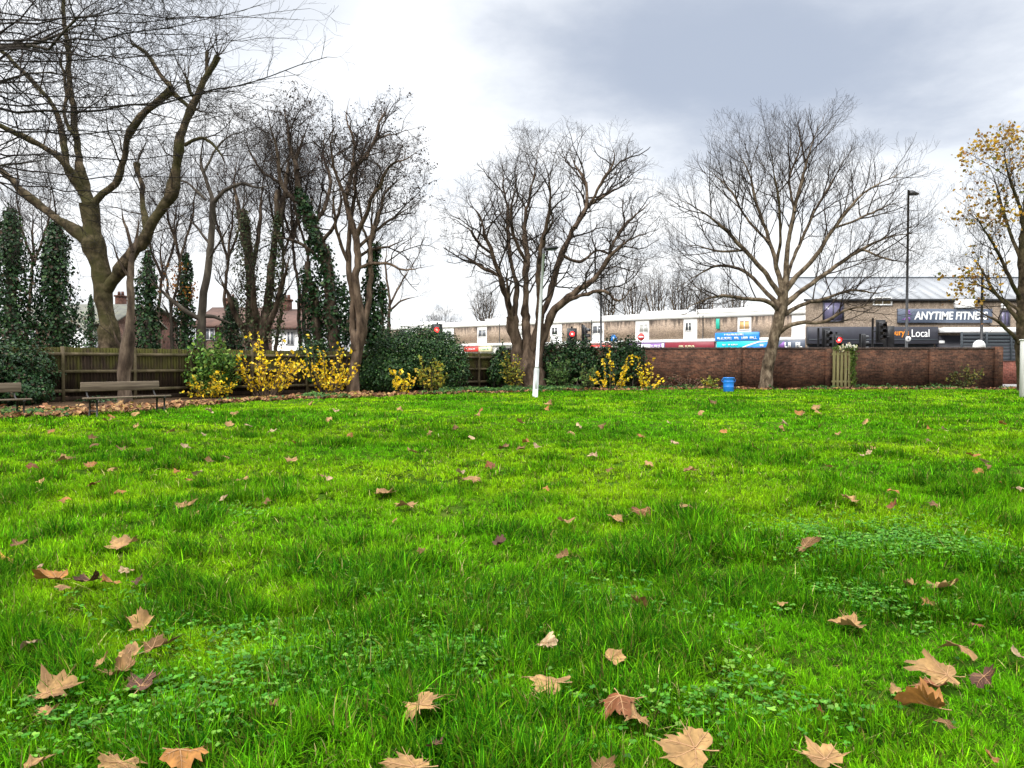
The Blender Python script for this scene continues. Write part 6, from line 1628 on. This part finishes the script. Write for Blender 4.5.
W = bpy.data.worlds.new('World'); S.world = W; W.use_nodes = True
nt = W.node_tree; bg = nt.nodes['Background']
SUN_EL, SUN_AZ = math.radians(36), math.radians(215)      # azimuth clockwise from +Y (the view direction)
sky = nt.nodes.new('ShaderNodeTexSky'); sky.sky_type = 'NISHITA'; sky.sun_disc = False
sky.sun_elevation = SUN_EL; sky.sun_rotation = SUN_AZ; sky.dust_density = 2.0
tc = nt.nodes.new('ShaderNodeTexCoord')
def M_(op, a, b=None, c=None):
    n = N(nt, 'ShaderNodeMath', operation=op)
    for i, v in enumerate((a, b, c)):
        if v is None: continue
        if hasattr(v, 'is_linked'): nt.links.new(v, n.inputs[i])
        else: n.inputs[i].default_value = v
    return n.outputs[0]
sp = nt.nodes.new('ShaderNodeSeparateXYZ'); nt.links.new(tc.outputs['Generated'], sp.inputs[0])
dx, dy, dz = sp.outputs
az = M_('ARCTAN2', dx, dy); el = M_('ARCSINE', dz)
# cloud deck: noise on a plane overhead
den = M_('MAXIMUM', M_('ADD', dz, .12), .05)
cv = nt.nodes.new('ShaderNodeCombineXYZ'); nt.links.new(M_('DIVIDE', dx, den), cv.inputs[0]); nt.links.new(M_('DIVIDE', dy, den), cv.inputs[1])
n1 = N(nt, 'ShaderNodeTexNoise', Scale=.75, Detail=7, Roughness=.55, Distortion=.4); nt.links.new(cv.outputs[0], n1.inputs['Vector'])
n2 = N(nt, 'ShaderNodeTexNoise', Scale=2.4, Detail=8, Roughness=.6); nt.links.new(cv.outputs[0], n2.inputs['Vector'])
wob = M_('MULTIPLY', M_('SUBTRACT', n1.outputs['Fac'], .5), 1.3)
wob2 = M_('MULTIPLY', M_('SUBTRACT', n2.outputs['Fac'], .5), .8)
def blob(a0, e0, ra, re, rot=0.0, soft=(1.55, .25)):
    """cloud bank centred on azimuth a0, elevation e0 (degrees)"""
    a = M_('SUBTRACT', az, math.radians(a0)); e = M_('SUBTRACT', el, math.radians(e0))
    c, s_ = math.cos(math.radians(rot)), math.sin(math.radians(rot))
    u = M_('DIVIDE', M_('ADD', M_('MULTIPLY', a, c), M_('MULTIPLY', e, s_)), math.radians(ra))
    v = M_('DIVIDE', M_('SUBTRACT', M_('MULTIPLY', e, c), M_('MULTIPLY', a, s_)), math.radians(re))
    d = M_('SQRT', M_('ADD', M_('MULTIPLY', u, u), M_('MULTIPLY', v, v)))
    d = M_('ADD', M_('ADD', d, wob), wob2)
    mr = nt.nodes.new('ShaderNodeMapRange'); mr.interpolation_type = 'SMOOTHERSTEP'
    mr.inputs[1].default_value = soft[0]; mr.inputs[2].default_value = soft[1]; nt.links.new(d, mr.inputs[0])
    return mr.outputs[0]
dark = M_('MAXIMUM', blob(15, 21, 19, 6.5, -6), M_('MULTIPLY', blob(22, 25, 14, 5, 0), .85))
dark = M_('MAXIMUM', dark, M_('MULTIPLY', blob(2, 28, 16, 3.5, 0), .4))
grey = M_('MULTIPLY', blob(-19, 25, 16, 6, 20, (1.4, .2)), .42)
grey = M_('MAXIMUM', grey, M_('MULTIPLY', blob(32, 18, 10, 9, 0, (1.5, .1)), .36))
grey = M_('MAXIMUM', grey, M_('MULTIPLY', blob(-12, 17, 12, 4, 40, (1.5, .2)), .2))
back = M_('MULTIPLY', M_('SUBTRACT', n1.outputs['Fac'], .42), 1.2)
mask = M_('MAXIMUM', M_('MAXIMUM', dark, grey), M_('MULTIPLY', M_('SUBTRACT', n2.outputs['Fac'], .42), 1.0))
cr = ramp(nt, mask, [(0.0, (.66, .665, .67)), (.25, (.53, .55, .58)), (.55, (.41, .435, .48)), (1.0, (.262, .295, .36))])
# overcast light grows towards the zenith
zen = M_('ADD', 1.0, M_('MULTIPLY', M_('MAXIMUM', M_('SUBTRACT', dz, .52), 0.0), 11.0))
vm = nt.nodes.new('ShaderNodeVectorMath'); vm.operation = 'SCALE'; nt.links.new(cr.outputs[0], vm.inputs[0]); nt.links.new(M_('MULTIPLY', zen, 10.0), vm.inputs['Scale'])
fin = mixc(nt, .94, sky.outputs[0], vm.outputs[0])
nt.links.new(fin, bg.inputs['Color']); bg.inputs['Strength'].default_value = .1
sl = bpy.data.lights.new('sun', 'SUN'); sl.energy = 1.5; sl.angle = math.radians(14); sl.color = (1, .96, .9)
so = bpy.data.objects.new('sun', sl); C.objects.link(so)
sd = Vector((math.sin(SUN_AZ) * math.cos(SUN_EL), math.cos(SUN_AZ) * math.cos(SUN_EL), math.sin(SUN_EL)))
so.rotation_euler = sd.to_track_quat('Z', 'Y').to_euler()
S.view_settings.view_transform = 'Standard'; S.view_settings.look = 'None'; S.view_settings.exposure = 0.95; S.view_settings.gamma = 1.0
S.cycles.max_bounces = 6; S.cycles.diffuse_bounces = 3; S.cycles.glossy_bounces = 2; S.cycles.transmission_bounces = 4; S.cycles.use_denoising = True
